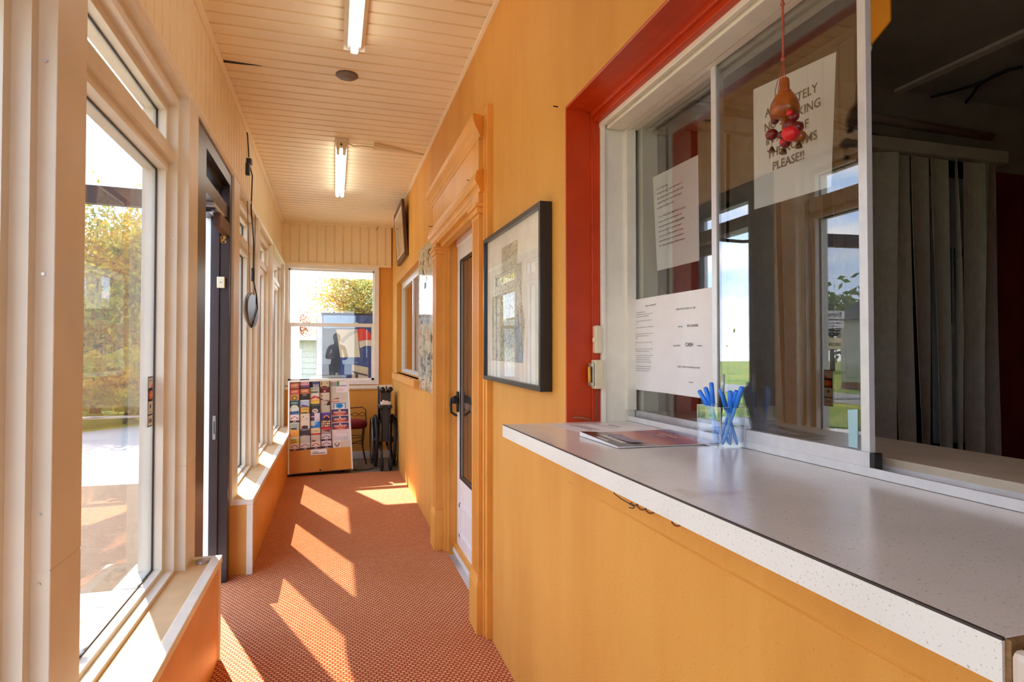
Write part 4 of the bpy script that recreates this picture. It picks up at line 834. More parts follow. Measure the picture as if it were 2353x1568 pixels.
# ================================================================== BROCHURE RACK
RB, RT_ = 6.62, 6.98                      # front face: bottom and top distance
bl, br, tl, tr = onY(661.5, 1090, RB), onY(811, 1077, RB+.06), onY(663, 876, RT_), onY(800.5, 871.5, RT_+.06)
BLv, BRv, TLv, TRv = map(Vector, (bl, br, tl, tr))
U = BRv-BLv; V = TLv-BLv; N = U.cross(V).normalized()          # N points to the viewer
if N.y > 0: N = -N
def rp(u, v, l=0): return BLv.lerp(BRv, u).lerp(TLv.lerp(TRv, u), v)+N*l
RK = thing('brochure_rack', (0-.15, 6.85, .0), 'free standing oak brochure rack with white edges under the far window', 'rack')
def rpanel(b, u0, u1, v0, v1, l0, l1): return b.loft([rp(u0,v0,l0), rp(u1,v0,l0), rp(u1,v1,l0), rp(u0,v1,l0)], [rp(u0,v0,l1), rp(u1,v0,l1), rp(u1,v1,l1), rp(u0,v1,l1)])
b = MB(); rpanel(b, .02, .98, .0, .99, -.05, -.03); b.build('back_board', plain('rack_board', S(206,200,190), .5), RK)
b = MB(); rpanel(b, .018, .978, .0, .235, -.006, .0); b.build('front_panel', OAK, RK)
b = MB(); rpanel(b, -.005, .018, -.005, 1.0, -.06, .006); b.build('side_panel', WHITE, RK)
b = MB(); rpanel(b, .978, 1.002, -.005, 1.0, -.06, .006); b.build('side_panel', WHITE, RK)
b = MB(); rpanel(b, .0, 1.0, .985, 1.003, -.06, .004); b.build('top_edge', WHITE, RK)
for u in (.176, .345, .509, .678):
    b = MB(); rpanel(b, u-.004, u+.004, .235, .985, -.035, .002); b.build('divider', plain('rack_divider', S(60,40,36), .4), RK)
b = MB(); b.loft([rp(.02,.0,-.05), rp(.98,.0,-.05), (BRv.x-.03, 7.06, .06), (BLv.x+.03, 7.06, .06)], [rp(.02,.02,-.05), rp(.98,.02,-.05), (BRv.x-.03, 7.06, .08), (BLv.x+.03, 7.06, .08)])
b.loft([rp(.03,.96,-.055), rp(.97,.96,-.055), (BRv.x-.03, 7.07, .06), (BLv.x+.03, 7.07, .06)], [rp(.03,.96,-.07), rp(.97,.96,-.07), (BRv.x-.03, 7.05, .06), (BLv.x+.03, 7.05, .06)]); b.build('rear_leg', plain('rack_rear', S(120,84,46), .5), RK)
for u, y in ((.08, 6.72), (.84, 6.78), (.08, 7.02), (.84, 7.02)):
    b = MB(); xx = rp(u, 0).x; b.lathe((xx-.01, y, .024), [(.022, 0), (.024, .004), (.024, .016), (.022, .02)], 16, 'x').box(xx-.012, xx+.012, y-.01, y+.01, .03, .075); b.build('caster', BLACK, RK)
b = MB(); rpanel(b, .345, .60, .175, .232, .0, .004); tg = b.build('name_plate', PAPER, RK)
shapes('plate_print', RK, rp(.345,.175,.004), rp(.60,.175,.004)-rp(.345,.175,.004), rp(.345,.232,.004)-rp(.345,.175,.004), [('r', .1,.22,.9,.34,(60,70,60)), ('t', .28,.44,.34,'Lobby', (60,80,60))])
b = MB(); c = rp(.49, .012, .002); b.ball(c, .012, 1, .3, .7); b.build('chip', BLACK, RK)
W, C_, KK = (232,226,218), (214,206,186), (34,28,30)
def lost(bg, tc=(236,206,186), foot=None): 
    it = [('r',0,0,1,1,bg), ('r',0,.86,1,1,(46,24,26)), ('tx',.5,.38,.42,'LOST',0,tc), ('r',.2,.2,.85,.28,(150,110,100))]
    if foot: it += [('r',0,0,1,.3,foot), ('r',.06,.16,.94,.2,(150,120,150))]
    return it
def jtl(bg): return [('r',0,0,1,1,bg), ('a',.5,.38,.34,.40,25,155,.05,KK), ('p',[(.12,.42),(.28,.5),(.14,.60)],KK), ('p',[(.88,.42),(.72,.5),(.86,.60)],KK), ('r',0,0,1,.27,(70,30,44)), ('t',.55,.03,.30,'JTL',(226,214,222)), ('r',0,.27,1,.30,(200,170,170))]
def lines(bg, fg, n=3, y0=.4): return [('r',0,0,1,1,bg)]+[('r',.2,y0+.14*k,.8,y0+.05+.14*k,fg) for k in range(n)]
sun = [('r',0,0,1,1,W), ('r',.03,.0,.985,.92,(74,54,104)), ('p',[(.03,0),(.03,.3),(.35,.62),(.7,.6),(.985,.28),(.985,0)],(150,58,66)), ('d',.5,.28,.30,.26,(206,92,72)), ('t',.5,.42,.30,'GREENBRIER',(246,226,206)), ('d',.5,.74,.06,.1,(250,226,196)), ('t',.5,.14,.2,'VALLEY',(226,196,196))]
B1 = [('brown brochure titled LOST', lost((196,104,66))), ('red brown brochure titled LOST', lost((206,92,60))), ('tan brochure with a round dark emblem', [('r',0,0,1,1,(204,140,80)), ('d',.5,.45,.3,.36,(84,76,44)), ('d',.5,.45,.2,.24,(206,150,44))]), ('teal brochure titled GOLF', [('r',0,0,1,1,(34,78,86)), ('t',.5,.55,.36,'GOLF',(196,226,214)), ('d',.5,.05,.4,.35,(226,214,184))]), ('pale blue brochure with a lake picture', [('r',0,0,1,1,(206,208,206)), ('r',.03,.05,.97,.5,(70,122,166)), ('p',[(.05,.5),(.3,.3),(.6,.45),(.95,.55),(.95,.3),(.05,.2)],(40,74,116))]), ('pink white brochure with an arched arrow', jtl((232,206,200))), ('grey green brochure with thin lines', lines((180,186,172),(110,116,110),3,.45)+[('r',.15,.05,.75,.3,(70,66,80))]), ('orange brochure with a ring emblem', [('r',0,0,1,1,(236,166,74)), ('d',.5,.5,.3,.36,(190,150,90)), ('d',.5,.5,.25,.3,(240,176,80)), ('d',.5,.5,.13,.13,(230,120,20))]), ('yellow brochure with green and red picture', [('r',0,0,1,1,(206,200,170)), ('r',0,0,1,.68,(226,196,62)), ('r',.1,.5,.7,.62,(90,84,40)), ('d',.3,.25,.18,.16,(196,96,40)), ('d',.6,.28,.16,.14,(120,140,40))]), ('pale pink brochure with an arched arrow', jtl((226,196,190)))]
B2 = [('mauve brochure titled LOST, standing tallest', lost((206,128,140), (240,214,222), (96,60,90))), ('orange brown brochure titled LOST', lost((206,116,66),(246,220,196))), ('black brochure with grey bands', [('r',0,0,1,1,(30,28,28)), ('r',.03,.55,.97,.68,(66,70,66)), ('r',.3,.78,.7,.88,(190,190,190)), ('r',.05,.3,.9,.42,(86,44,44))]), ('sky blue brochure with a purple roof', [('r',0,0,1,1,(176,188,212)), ('p',[(.1,.1),(.3,.35),(.9,.14),(.9,.05)],(96,60,116)), ('r',.1,.85,.95,1,(206,214,216))]), ('gold brochure with green picture', [('r',0,0,1,1,(150,90,50)), ('r',.1,.05,.9,.9,(226,186,96)), ('r',.15,.1,.8,.3,(90,90,40)), ('r',.25,.6,.8,.72,(150,110,40))]), ('cream brochure with small figures', [('r',0,0,1,1,(220,206,186)), ('d',.35,.65,.05,.1,(120,80,80)), ('d',.7,.35,.05,.08,(120,80,80))]), ('cream brochure with a dark train', [('r',0,0,1,1,(226,206,184)), ('d',.5,.25,.34,.24,(56,48,60)), ('p',[(.1,.2),(.3,.2),(.3,.5)],(120,50,50))]), ('dark purple brochure with white rule', [('r',0,0,1,1,(62,50,62)), ('r',.0,.82,1,.86,(220,214,214)), ('r',.3,.9,.65,.95,(190,170,170)), ('p',[(.1,.05),(.4,.2),(.9,.05)],(160,140,150))]), ('blank grey brochure', [('r',0,0,1,1,(196,190,178))]), ('lilac white brochure with an arched arrow', jtl((220,208,206)))]
B3 = [('navy brochure with pale pillars', [('r',0,0,1,1,(74,82,134)), ('r',0,0,.28,1,(34,34,44)), ('r',.38,.05,.5,.6,(220,206,196)), ('r',.6,.05,.72,.55,(226,196,176)), ('r',.8,.05,.92,.6,(220,206,196))]), ('sage brochure with dark rules', [('r',0,0,1,1,(196,196,176)), ('r',.12,.72,.85,.78,(60,64,56)), ('r',.12,.12,.85,.34,(74,92,74))]), ('white brochure with a red sweep', [('r',0,0,1,1,(220,214,200)), ('p',[(0,0),(1,0),(1,.4),(.4,.62),(0,.2)],(206,70,76)), ('p',[(.1,.05),(.9,.05),(.6,.3)],(236,206,186))]), ('yellow brochure with a dark foot', [('r',0,0,1,1,(236,196,98)), ('r',0,0,1,.36,(84,92,76)), ('r',.12,.72,.9,.78,(180,130,60))]), ('dark slate brochure with a white badge', [('r',0,0,1,1,(52,60,70)), ('d',.5,.36,.33,.28,(226,206,196)), ('r',.3,.3,.7,.42,(80,70,76))]), ('violet and white brochure', [('r',0,0,1,1,(226,210,220)), ('r',0,0,.42,1,(86,60,100)), ('r',.06,.5,.5,.62,(220,206,220)), ('p',[(.4,.3),(.95,.05),(.9,.15)],(180,120,140))]), ('bright blue brochure with a wave', [('r',0,0,1,1,(206,206,196)), ('p',[(0,0),(1,0),(1,.95),(.6,.8),(.4,.3),(0,.35)],(44,122,206)), ('d',.6,.7,.15,.22,(70,180,236))]), ('cream brochure with red foot', [('r',0,0,1,1,(230,206,160)), ('r',0,0,1,.28,(206,60,50)), ('t',.55,.42,.34,'1771',(130,110,90)), ('r',0,.28,1,.31,(240,226,206))]), ('beige brochure with a dog picture', [('r',0,0,1,1,(204,190,170)), ('d',.3,.14,.22,.16,(120,92,66))]), ('salmon brochure with an arched arrow', jtl((232,200,186)))]
B4 = [('cream brochure with a black fish', [('r',0,0,1,1,(216,202,168)), ('d',.5,.2,.24,.08,(40,34,24)), ('r',.16,.5,.24,.8,(60,50,40)), ('d',.52,.58,.05,.06,(90,40,36)), ('d',.8,.68,.06,.08,(90,80,56))]), ('maroon brochure with market crowd', [('r',0,0,1,1,(112,42,50)), ('r',.05,.75,.8,.85,(180,110,110)), ('d',.5,.3,.12,.14,(226,190,170)), ('r',.8,.6,.95,.9,(60,90,60)), ('r',.1,.1,.2,.6,(70,30,36))]), ('cream brochure with two tiny emblems', [('r',0,0,1,1,(220,204,182)), ('d',.22,.5,.06,.12,(130,110,76)), ('d',.65,.45,.03,.1,(180,160,140))]), ('black and cream collage brochure', [('r',0,0,1,1,(206,192,176)), ('r',.0,.82,.25,1,(80,70,56)), ('p',[(.35,0),(1,0),(1,.6),(.7,.7)],(46,42,44)), ('p',[(.4,0),(.7,.6),(.85,.6),(.55,0)],(206,190,176)), ('r',.3,.68,1,.76,(130,50,60))]), ('blank cream brochure', [('r',0,0,1,1,(200,192,170))]), ('purple brochure with a fire arch', [('r',0,0,1,1,(84,66,160)), ('d',.6,.2,.34,.45,(40,26,70)), ('a',.6,.2,.34,.45,10,170,.12,(226,140,66)), ('r',0,.85,1,1,(110,90,180))]), ('brochure with a patchwork of coins', [('r',0,0,1,1,(96,40,50))]+[('d',.12+.19*(k%5),.2+.3*(k//5),.08,.12,((226,200,150),(200,150,60),(236,220,206))[k%3]) for k in range(15)]), ('red topped grey brochure', [('r',0,0,1,1,(170,160,146)), ('r',0,.72,1,1,(206,34,60)), ('p',[(.1,.6),(.9,.3),(.9,.7)],(150,30,40))]), ('pale grey brochure with an arched arrow', jtl((214,202,206))), ('white brochure with an arched arrow', jtl((222,208,210)))]
cols = [(.022,.172,B1,'first'), (.180,.341,B2,'second'), (.349,.505,B3,'third'), (.513,.674,B4,'fourth')]
vt = [.985, .888, .800, .712, .610, .507, .396, .293, .193, .098]
rows_ = ['top', 'second', 'third', 'fourth', 'fifth', 'sixth', 'seventh', 'eighth', 'ninth', 'lowest']
VB = .235
def card(u0, u1, v0, v1, l, items, label, name='brochure', group='brochures in the rack', hid=.03, th=.003):
    c = rp((u0+u1)/2, v0, l)
    t = thing(name, c, label, 'brochure', group)
    tilt = .014
    A = [rp(u0,v0-hid,l-.010), rp(u1,v0-hid,l-.010), rp(u1,v1,l+.006), rp(u0,v1,l+.006)]
    b = MB(); b.loft(A, [p-N*th for p in A]); b.build('card', PAPER if th > .004 else PAPER, t)
    o_ = A[0].lerp(A[3], hid/(v1-v0+hid)); shapes('cover_art', t, o_, (A[1]-A[0]), A[3]-o_, items, .0008)
    return t
for u0, u1, B, cn in cols:
    for i, (d, it) in enumerate(B):
        vtop = VB+(1-VB)*vt[i]+(.033 if (cn == 'second' and i == 0) else 0); vbot = VB+(1-VB)*(vt[i+1] if i < 9 else 0)
        sk = {'first':0, 'second':.006, 'third':.012, 'fourth':.016}[cn]*(1 if i else 0)
        card(u0+.002, u1-.002, vbot+sk*.5, vtop+sk*.5, -.018+.0012*i, it, d+' in the %s rack column, %s pocket' % (cn, rows_[i]))
u0, u1 = .684, .974; f = lambda y: VB+(1-VB)*y
wide = [(.895,.985,[('r',0,0,1,1,W), ('r',.03,.1,.42,.8,(160,160,166)), ('r',.42,.1,.54,.9,(70,140,80)), ('r',.56,.3,.97,.95,(232,232,238)), ('r',.56,.08,.97,.26,(150,150,190))],'white brochure with a grey and green picture in the wide column, top pocket'),
 (.80,.89,[('r',0,0,1,1,(206,198,182)), ('r',.34,.1,1,1,(234,222,222)), ('r',.42,.6,.86,.66,(206,170,170)), ('r',.42,.42,.8,.48,(206,170,170))],'cream sheet with faint pink lines in the wide column, second pocket'),
 (.705,.80,[('r',0,0,1,1,(208,202,184)), ('p',[(.05,.02),(.48,.28),(.5,.08),(.3,.0)],(150,40,70))],'blank cream sheet with a magenta corner in the wide column, third pocket'),
 (.625,.705,[('r',0,0,1,1,(216,206,190)), ('r',.05,.5,.5,.7,(206,120,110)), ('r',.25,.05,.6,.4,(86,50,60)), ('r',.38,.1,.46,.36,(220,130,120))],'pink lettered leaflet in the wide column, fourth pocket'),
 (.548,.655,[('r',0,0,1,1,(206,214,222)), ('r',.16,.0,.86,.92,(70,84,110)), ('r',.2,.0,.82,.84,(226,230,232)), ('d',.5,.55,.22,.34,(54,160,220)), ('d',.5,.55,.12,.16,(30,110,180))],'white leaflet with a bright blue emblem in the wide column, fifth pocket'),
 (.46,.562,sun,'purple sunset guide in the wide column, uppermost of three'), (.36,.462,sun,'purple sunset guide in the wide column, middle of three'), (.258,.362,sun,'purple sunset guide in the wide column, lowest of three'),
 (.098,.258,[('r',0,0,1,1,(226,216,218)), ('r',.25,.86,.85,.9,(206,150,150)), ('r',.12,.36,.92,.70,(190,184,190)), ('r',.14,.38,.90,.68,(228,220,222)), ('r',.14,.08,.55,.32,(206,206,214)), ('r',.6,.08,.92,.32,(196,196,206))],'large pale form sheet in the wide column under the sunset guides')]
for i, (a, e, it, lab) in enumerate(wide): card(u0, u1, f(a), f(e), -.018+.0012*i, it, lab)
card(.70, .832, f(.0), f(.10), -.006, [('r',0,0,1,1,W), ('p',[(.08,.75),(.45,.42),(.5,.3),(.55,.42),(.92,.8),(.8,.5),(.6,.3),(.5,.15),(.4,.3),(.2,.5)],(110,44,34)), ('a',.5,.42,.28,.32,180,360,.05,(60,50,60)), ('a',.5,.5,.28,.3,30,150,.05,(90,90,110))], 'white card with a brown winged badge in the lowest wide pocket')
card(.838, .974, f(.0), f(.10), -.006, [('r',0,0,1,1,(216,208,188))], 'plain cream card in the lowest wide pocket')
SKY, SUN, EXPO = 4, 11.5, 0.95
# ================================================================== WHEELCHAIR, FOLDED
WX, WY = .55, 7.02
o = thing('wheelchair', (WX, WY, 0), 'folded black wheelchair parked against the orange wall in the far corner', 'wheelchair')
for sgn, xw in ((-1, .448), (1, .640)):
    r_ = .292
    b = MB(); b.ring((xw, WY, r_), r_-.018, .0175, 'x', 44, 10); w = b.build('wheel', RUBBER, o)
    b = MB(); b.ring((xw, WY, r_), r_-.038, .008, 'x', 40, 6)
    for k in range(16):
        a = 2*math.pi*k/16; b.tube([(xw+.015*(-1)**k, WY, r_), (xw, WY+(r_-.04)*math.cos(a), r_+(r_-.04)*math.sin(a))], .0012, 4)
    b.build('rim', plain('dark_steel', S(70,70,72), .3, .6), w)
    b = MB(); b.ring((xw+sgn*.042, WY, r_), .255, .009, 'x', 40, 8)
    for k in range(5): a = 2*math.pi*k/5; b.tube([(xw+sgn*.042, WY+.255*math.cos(a), r_+.255*math.sin(a)), (xw, WY+.25*math.cos(a), r_+.25*math.sin(a))], .003, 5)
    b.build('hand_rim', plain('hand_rim_grey', S(96,94,92), .22, .6), w)
    b = MB(); b.lathe((xw-.03, WY, r_), [(.012, 0), (.03, .012), (.03, .045), (.012, .06)], 14, 'x'); b.build('hub', BLACK, w)
    b = MB(); cx_ = xw-sgn*.05; b.ring((cx_, 6.72, .075), .058, .017, 'x', 24, 8).lathe((cx_-.012, 6.72, .075), [(.05, 0), (.05, .024)], 16, 'x'); b.build('caster', RUBBER, o)
    b = MB(); b.tube([(cx_, 6.72, .075), (cx_+.0, 6.735, .17), (cx_, 6.76, .26)], .011, 8)
    b.tube([(cx_, 6.76, .22), (cx_, 6.80, .50), (cx_, 7.2, .50), (cx_, 7.22, .20), (cx_, 6.80, .20)], .011, 8).tube([(cx_, 7.2, .45), (cx_, 7.24, .84), (cx_, 7.30, .875)], .011, 8)
    b.tube([(cx_-sgn*.0, 6.80, .50), (cx_, 6.80, .67), (cx_, 7.1, .67), (cx_, 7.12, .5)], .009, 8); b.build('frame_tube', BLACK, o)
    b = MB(); b.box(cx_-.026, cx_+.026, 6.78, 7.06, .665, .70, .01); b.build('armrest', BLACK, o)
    b = MB(); b.tube([(WX+sgn*.03, 6.92, .83), (WX+sgn*.035, 6.87, .86), (WX+sgn*.042, 6.79, .872)], .026, 10).ball((WX+sgn*.042, 6.79, .874), .030); b.build('push_handle', BLACK, o)
b = MB(); b.tube([(.49, 6.82, .50), (.60, 7.18, .21)], .010, 8).tube([(.60, 6.82, .50), (.50, 7.18, .21)], .010, 8).lathe((.535, 7.0, .355), [(.014, 0), (.014, .03)], 10, 'x'); b.build('cross_brace', BLACK, o)
b = MB(); b.loft([(WX-.042, 6.82, .30), (WX+.042, 6.82, .30), (WX+.036, 7.18, .30), (WX-.036, 7.18, .30)], [(WX-.052, 6.86, .74), (WX+.052, 6.86, .74), (WX+.04, 7.20, .74), (WX-.04, 7.20, .74)])
b.loft([(WX-.052, 6.86, .74), (WX+.052, 6.86, .74), (WX+.04, 7.2, .74), (WX-.04, 7.2, .74)], [(WX-.056, 6.87, .85), (WX+.056, 6.87, .85), (WX+.04, 7.2, .85), (WX-.04, 7.2, .85)]); b.build('folded_sling', plain('black_vinyl', S(30,28,28), .38, 0, .2, 12), o)
b = MB(); b.box(WX-.054, WX+.054, 6.85, 6.93, .70, .735, .004).obox((WX-.03, 6.852, .735), (1,0,0), (0,1,0), (.2,0,1), .012, .006, .018).obox((WX+.005, 6.852, .738), (1,0,0), (0,1,0), (-.3,0,1), .02, .006, .008); q = b.build('white_strap', plain('white_strap', S(230,226,216), .6), o); q['label'] = 'frayed white strap'
b = MB(); b.lathe((WX+.062, 6.80, .855), [(.004, -.02), (.016, -.016), (.018, 0), (.012, .016), (.004, .02)], 12, 'y'); b.build('knob', IVORY, o)
# metal chair with a burgundy seat
CXX, CYY = .205, 7.32
o = thing('metal_chair', (CXX, CYY, 0), 'low wire backed metal chair with burgundy seat behind the brochure rack', 'chair')
MET = plain('brown_metal', S(86,56,40), .35, .5)
b = MB(); zs = .45; pr = []
b.lathe((CXX, CYY, zs), [(.10, -.05), (.16, -.045), (.172, -.015), (.168, .02), (.13, .045), (.05, .055)], 28, 'z', 1, .95); b.build('seat', plain('burgundy_velvet', S(126,22,36), .75, 0, .15, 30), o)
b = MB(); b.tube([(CXX-.17, CYY+.14, .40), (CXX-.18, CYY+.17, .57), (CXX-.15, CYY+.18, .61), (CXX+.12, CYY+.18, .625), (CXX+.16, CYY+.175, .595), (CXX+.165, CYY+.14, .40)], .006, 8)
b.tube([(CXX-.18+.345*k/16, CYY+.178, .54+.022*math.sin(k*math.pi/4)) for k in range(17)], .0035, 6).tube([(CXX-.18+.345*k/16, CYY+.178, .54-.022*math.sin(k*math.pi/4)) for k in range(17)], .0035, 6); b.build('back', MET, o)
for sx_ in (-1, 1):
    for sy_ in (-1, 1):
        b = MB(); b.tube([(CXX+sx_*.13, CYY+sy_*.12, .41), (CXX+sx_*.115, CYY+sy_*.11, .2), (CXX+sx_*.155, CYY+sy_*.15, .0)], .0075, 8); b.build('leg', MET, o)
b = MB(); q = [(CXX-.12, CYY-.115, .24), (CXX, CYY-.03, .225), (CXX+.12, CYY-.115, .24)]; b.tube(q, .0045, 6).tube([(x, 2*CYY-y, z) for x, y, z in q], .0045, 6).ring((CXX, CYY, .30), .12, .004, 'z', 28, 6); b.build('stretcher', MET, o)
wire('cable', [(.215,6.90,.006), (.22,6.84,.006), (.24,6.80,.008), (.36,6.82,.006), (.42,6.86,.006)], .006, BLACK, 'black cable lying on the bare floor by the rack', 'cable')
# ================================================================== OUTDOORS
GZ = -.12
b = MB(); b.box(-80, 60, -60, 90, GZ-.2, GZ); struct(b, 'floor', CONCRETE, 'pale sunlit concrete forecourt outside', 'ground')
b = MB(); b.loft([(-5.5,-12,GZ), (-.745,-12,GZ), (-.745,7.25,GZ), (-5.5,7.45,GZ)], [(-5.5,-12,GZ+.012), (-.745,-12,GZ+.012), (-.745,7.25,GZ+.012), (-5.5,7.45,GZ+.012)]); struct(b, 'floor', ASPHALT, 'brown gravelly asphalt strip outside the windows', 'ground')
def flat(pts, z0, z1, name, mat, lab, cat):
    b = MB(); b.loft([(x, y, z0) for x, y in pts], [(x, y, z1) for x, y in pts]); return struct(b, name, mat, lab, cat)
flat([(-70,-40), (-7.8,-40), (-7.2,9), (-3.2,13.6), (3,17), (50,17), (50,80), (-70,80)], GZ, GZ+.03, 'floor', GRASS, 'green and yellowing lawn beyond the forecourt', 'ground')
flat([(-14.5,-40), (-11.6,-40), (-11.2,30), (-14.5,30)], GZ+.03, GZ+.04, 'floor', ROAD, 'grey road crossing the lawn', 'ground')
b = MB(); b.box(-.745, -.70, -2.6, 2.80, GZ, .34).box(-.745, -.70, 3.83, 7.75, GZ, .36).box(-.745, .9, YF+.12, YF+.16, GZ, .8); struct(b, 'wall_outside', BRICK, 'red brick base of the porch under the windows', 'wall')
b = MB(); b.box(-.765, -.70, -2.6, 2.81, .34, .424, .006).box(-.765, -.70, 3.80, 7.76, .36, .424, .006); struct(b, 'trim_38', STONE, 'pale stone sill outside the windows', 'sill')
b = MB(); b.box(-1.7, -.70, 2.75, 3.85, GZ, -.03); struct(b, 'floor', STONE, 'pale stone doorstep outside the entrance', 'step')
gx = onZ(216, 1410, GZ+.02)
b = MB(); c = (gx.x, gx.y)
b.box(c[0]-.26, c[0]+.20, c[1]-.2, c[1]+.2, GZ+.01, GZ+.02).m(1)
for k in range(4): b.ring((c[0]-.03, c[1], GZ+.022), .05+.05*k, .010, 'z', 28, 6)
q = b.build('storm_drain', [plain('drain_iron', S(120,108,92), .6), plain('drain_dark', S(62,52,44), .7)]); tag(q, 'square iron drain cover in the asphalt below the near window', 'drain')
# trees
def leaf_mat(name, cols, sc_=.9):
    m, nt, out = new_mat(name); v = pos(nt); n = noise(nt, v, sc_, 4, .7)
    d = nt.nodes.new('ShaderNodeBsdfDiffuse'); t = nt.nodes.new('ShaderNodeBsdfTranslucent'); a = nt.nodes.new('ShaderNodeMixShader'); a.inputs[0].default_value = .45
    c = ramp(nt, n, [(.30+.4*i/(len(cols)-1), k) for i, k in enumerate(cols)])
    nt.links.new(c, d.inputs[0]); nt.links.new(c, t.inputs[0]); nt.links.new(d.outputs[0], a.inputs[1]); nt.links.new(t.outputs[0], a.inputs[2]); nt.links.new(a.outputs[0], out.inputs[0]); return m
BARK = plain('tree_bark', S(96,78,62), .9, 0, .2, 12)
def tree(x, y, h, r, mat, n, label, dens=1.0, leaf=.16, seed=1, trunk=.18, low=.25):
    rr = random.Random(seed); o = thing('tree', (x, y, GZ), label, 'tree', None)
    b = MB(); tips = []
    b.tube([(x, y, GZ), (x+.05, y, GZ+h*.25), (x-.05, y+.05, GZ+h*.55), (x, y, GZ+h*.9)], trunk, 8, radii=[trunk, trunk*.8, trunk*.5, trunk*.1])
    for k in range(26):
        a = rr.uniform(0, 6.283); z0 = GZ+h*rr.uniform(low*.9, .75); L = r*rr.uniform(.5, 1.0); up = h*rr.uniform(.06, .24)
        p1 = Vector((x+math.cos(a)*L*.5, y+math.sin(a)*L*.5, z0+up*.5)); p2 = Vector((x+math.cos(a)*L, y+math.sin(a)*L, z0+up))
        b.tube([(x, y, z0), p1, p2], .03, 5, radii=[trunk*.32, trunk*.18, trunk*.06]); tips += [p1, p2, (p1+p2)/2]
        for j in range(3):
            q = p1.lerp(p2, rr.random()); e = q+Vector((rr.uniform(-1,1), rr.uniform(-1,1), rr.uniform(-.2,1)))*r*.3; b.tube([q, e], .01, 4, radii=[trunk*.09, trunk*.03]); tips.append(e)
    b.build('trunk', BARK, o)
    b = MB(); b.norecalc = True
    for k in range(n):
        t = rr.choice(tips); p = t+Vector((rr.gauss(0,1), rr.gauss(0,1), rr.gauss(0,.8)))*r*.16
        u = Vector((rr.gauss(0,1), rr.gauss(0,1), rr.gauss(0,1))).normalized(); w = u.cross(Vector((rr.gauss(0,1), rr.gauss(0,1), rr.gauss(0,1)))).normalized(); s = leaf*rr.uniform(.6, 1.3)
        b.poly([p-u*s, p+w*s*.45, p+u*s, p-w*s*.45])
    f = b.build('foliage', mat, o); return o
YEL = leaf_mat('yellow_leaves', [S(206,140,30), S(226,182,44), S(196,182,56), S(128,146,48), S(206,110,40)], .9)
GOLD = leaf_mat('gold_leaves', [S(196,110,56), S(204,154,72), S(160,154,84), S(100,134,76)], .45)
GRN = leaf_mat('green_leaves', [S(70,96,44), S(104,120,56), S(140,134,66)], .6)
RUST = leaf_mat('rust_leaves', [S(150,70,46), S(170,106,66), S(176,130,84)], .7)
DKG = leaf_mat('dark_leaves', [S(52,70,44), S(84,96,56), S(120,110,60)], .4)
tree(-5.15, 15.8, 4.9, 2.35, YEL, 34000, 'yellow leaved autumn tree nearest the left window', leaf=.068, seed=2, low=.10, trunk=.12)
tree(-3.85, 13.3, 1.4, .6, YEL, 4500, 'low yellow shrub at the lawn edge seen right in the near window', leaf=.055, seed=31, trunk=.04, low=.05)
tree(-4.75, 12.4, 1.4, .6, YEL, 4500, 'low yellow green shrub at the lawn edge seen left in the near window', leaf=.055, seed=32, trunk=.04, low=.05)
tree(-8.6, 25.5, 4.6, 2.4, YEL, 7000, 'orange and yellow tree behind the nearest yellow tree', leaf=.09, seed=9, low=.10)
tree(-2.8, 15.4, 2.7, .62, YEL, 1600, 'small yellow tree seen through the open doorway', leaf=.055, seed=14, low=.4, trunk=.05)
tree(1.75, 29.5, 5.4, 2.5, GOLD, 34000, 'broad gold and green tree behind the drinks machine', leaf=.08, seed=4, trunk=.2, low=.2)
tree(-2.6, 33, 3.9, 1.5, RUST, 2200, 'thin rust coloured tree left of the gold tree', leaf=.08, seed=6, trunk=.1)
for k, (x, y, h, r, s) in enumerate(((-24, 2, 5, 3.4, 21), (-29, 11, 4.4, 3.4, 22), (-29, 23, 5.6, 4.2, 23), (-33, 36, 5, 4.4, 24), (-18, 48, 5, 3.8, 25), (-25, -10, 5, 4, 26))):
    tree(x, y, h, r, DKG if k % 2 == 0 else GRN, 1300, ['dark tree across the road opposite the near window', 'pale green tree across the road, second along', 'tall dark tree across the road, third along', 'pale green tree across the road, fourth along', 'dark tree far beyond the road at the end of the lawn', 'green tree across the road behind the camera position'][k], leaf=.32, seed=s)
b = MB(); b.box(-.47, 4.2, YF+.16, 9.6, 2.86, 3.02).box(-.85, 4.2, 9.6, 13.5, 2.86, 3.02); q = struct(b, 'trim_39', WHITE, 'flat walkway roof outside the far window', 'roof')
# pale post outside the far window
b = MB(); p = onY(676, 800, 10.4); b.box(p.x-.075, p.x+.075, 10.35, 10.5, GZ, 2.86, .006).box(p.x-.10, p.x+.10, 10.32, 10.53, GZ, .1, .004); q = b.build('porch_post', WHITE); tag(q, 'white post under the walkway roof outside the far window', 'post')
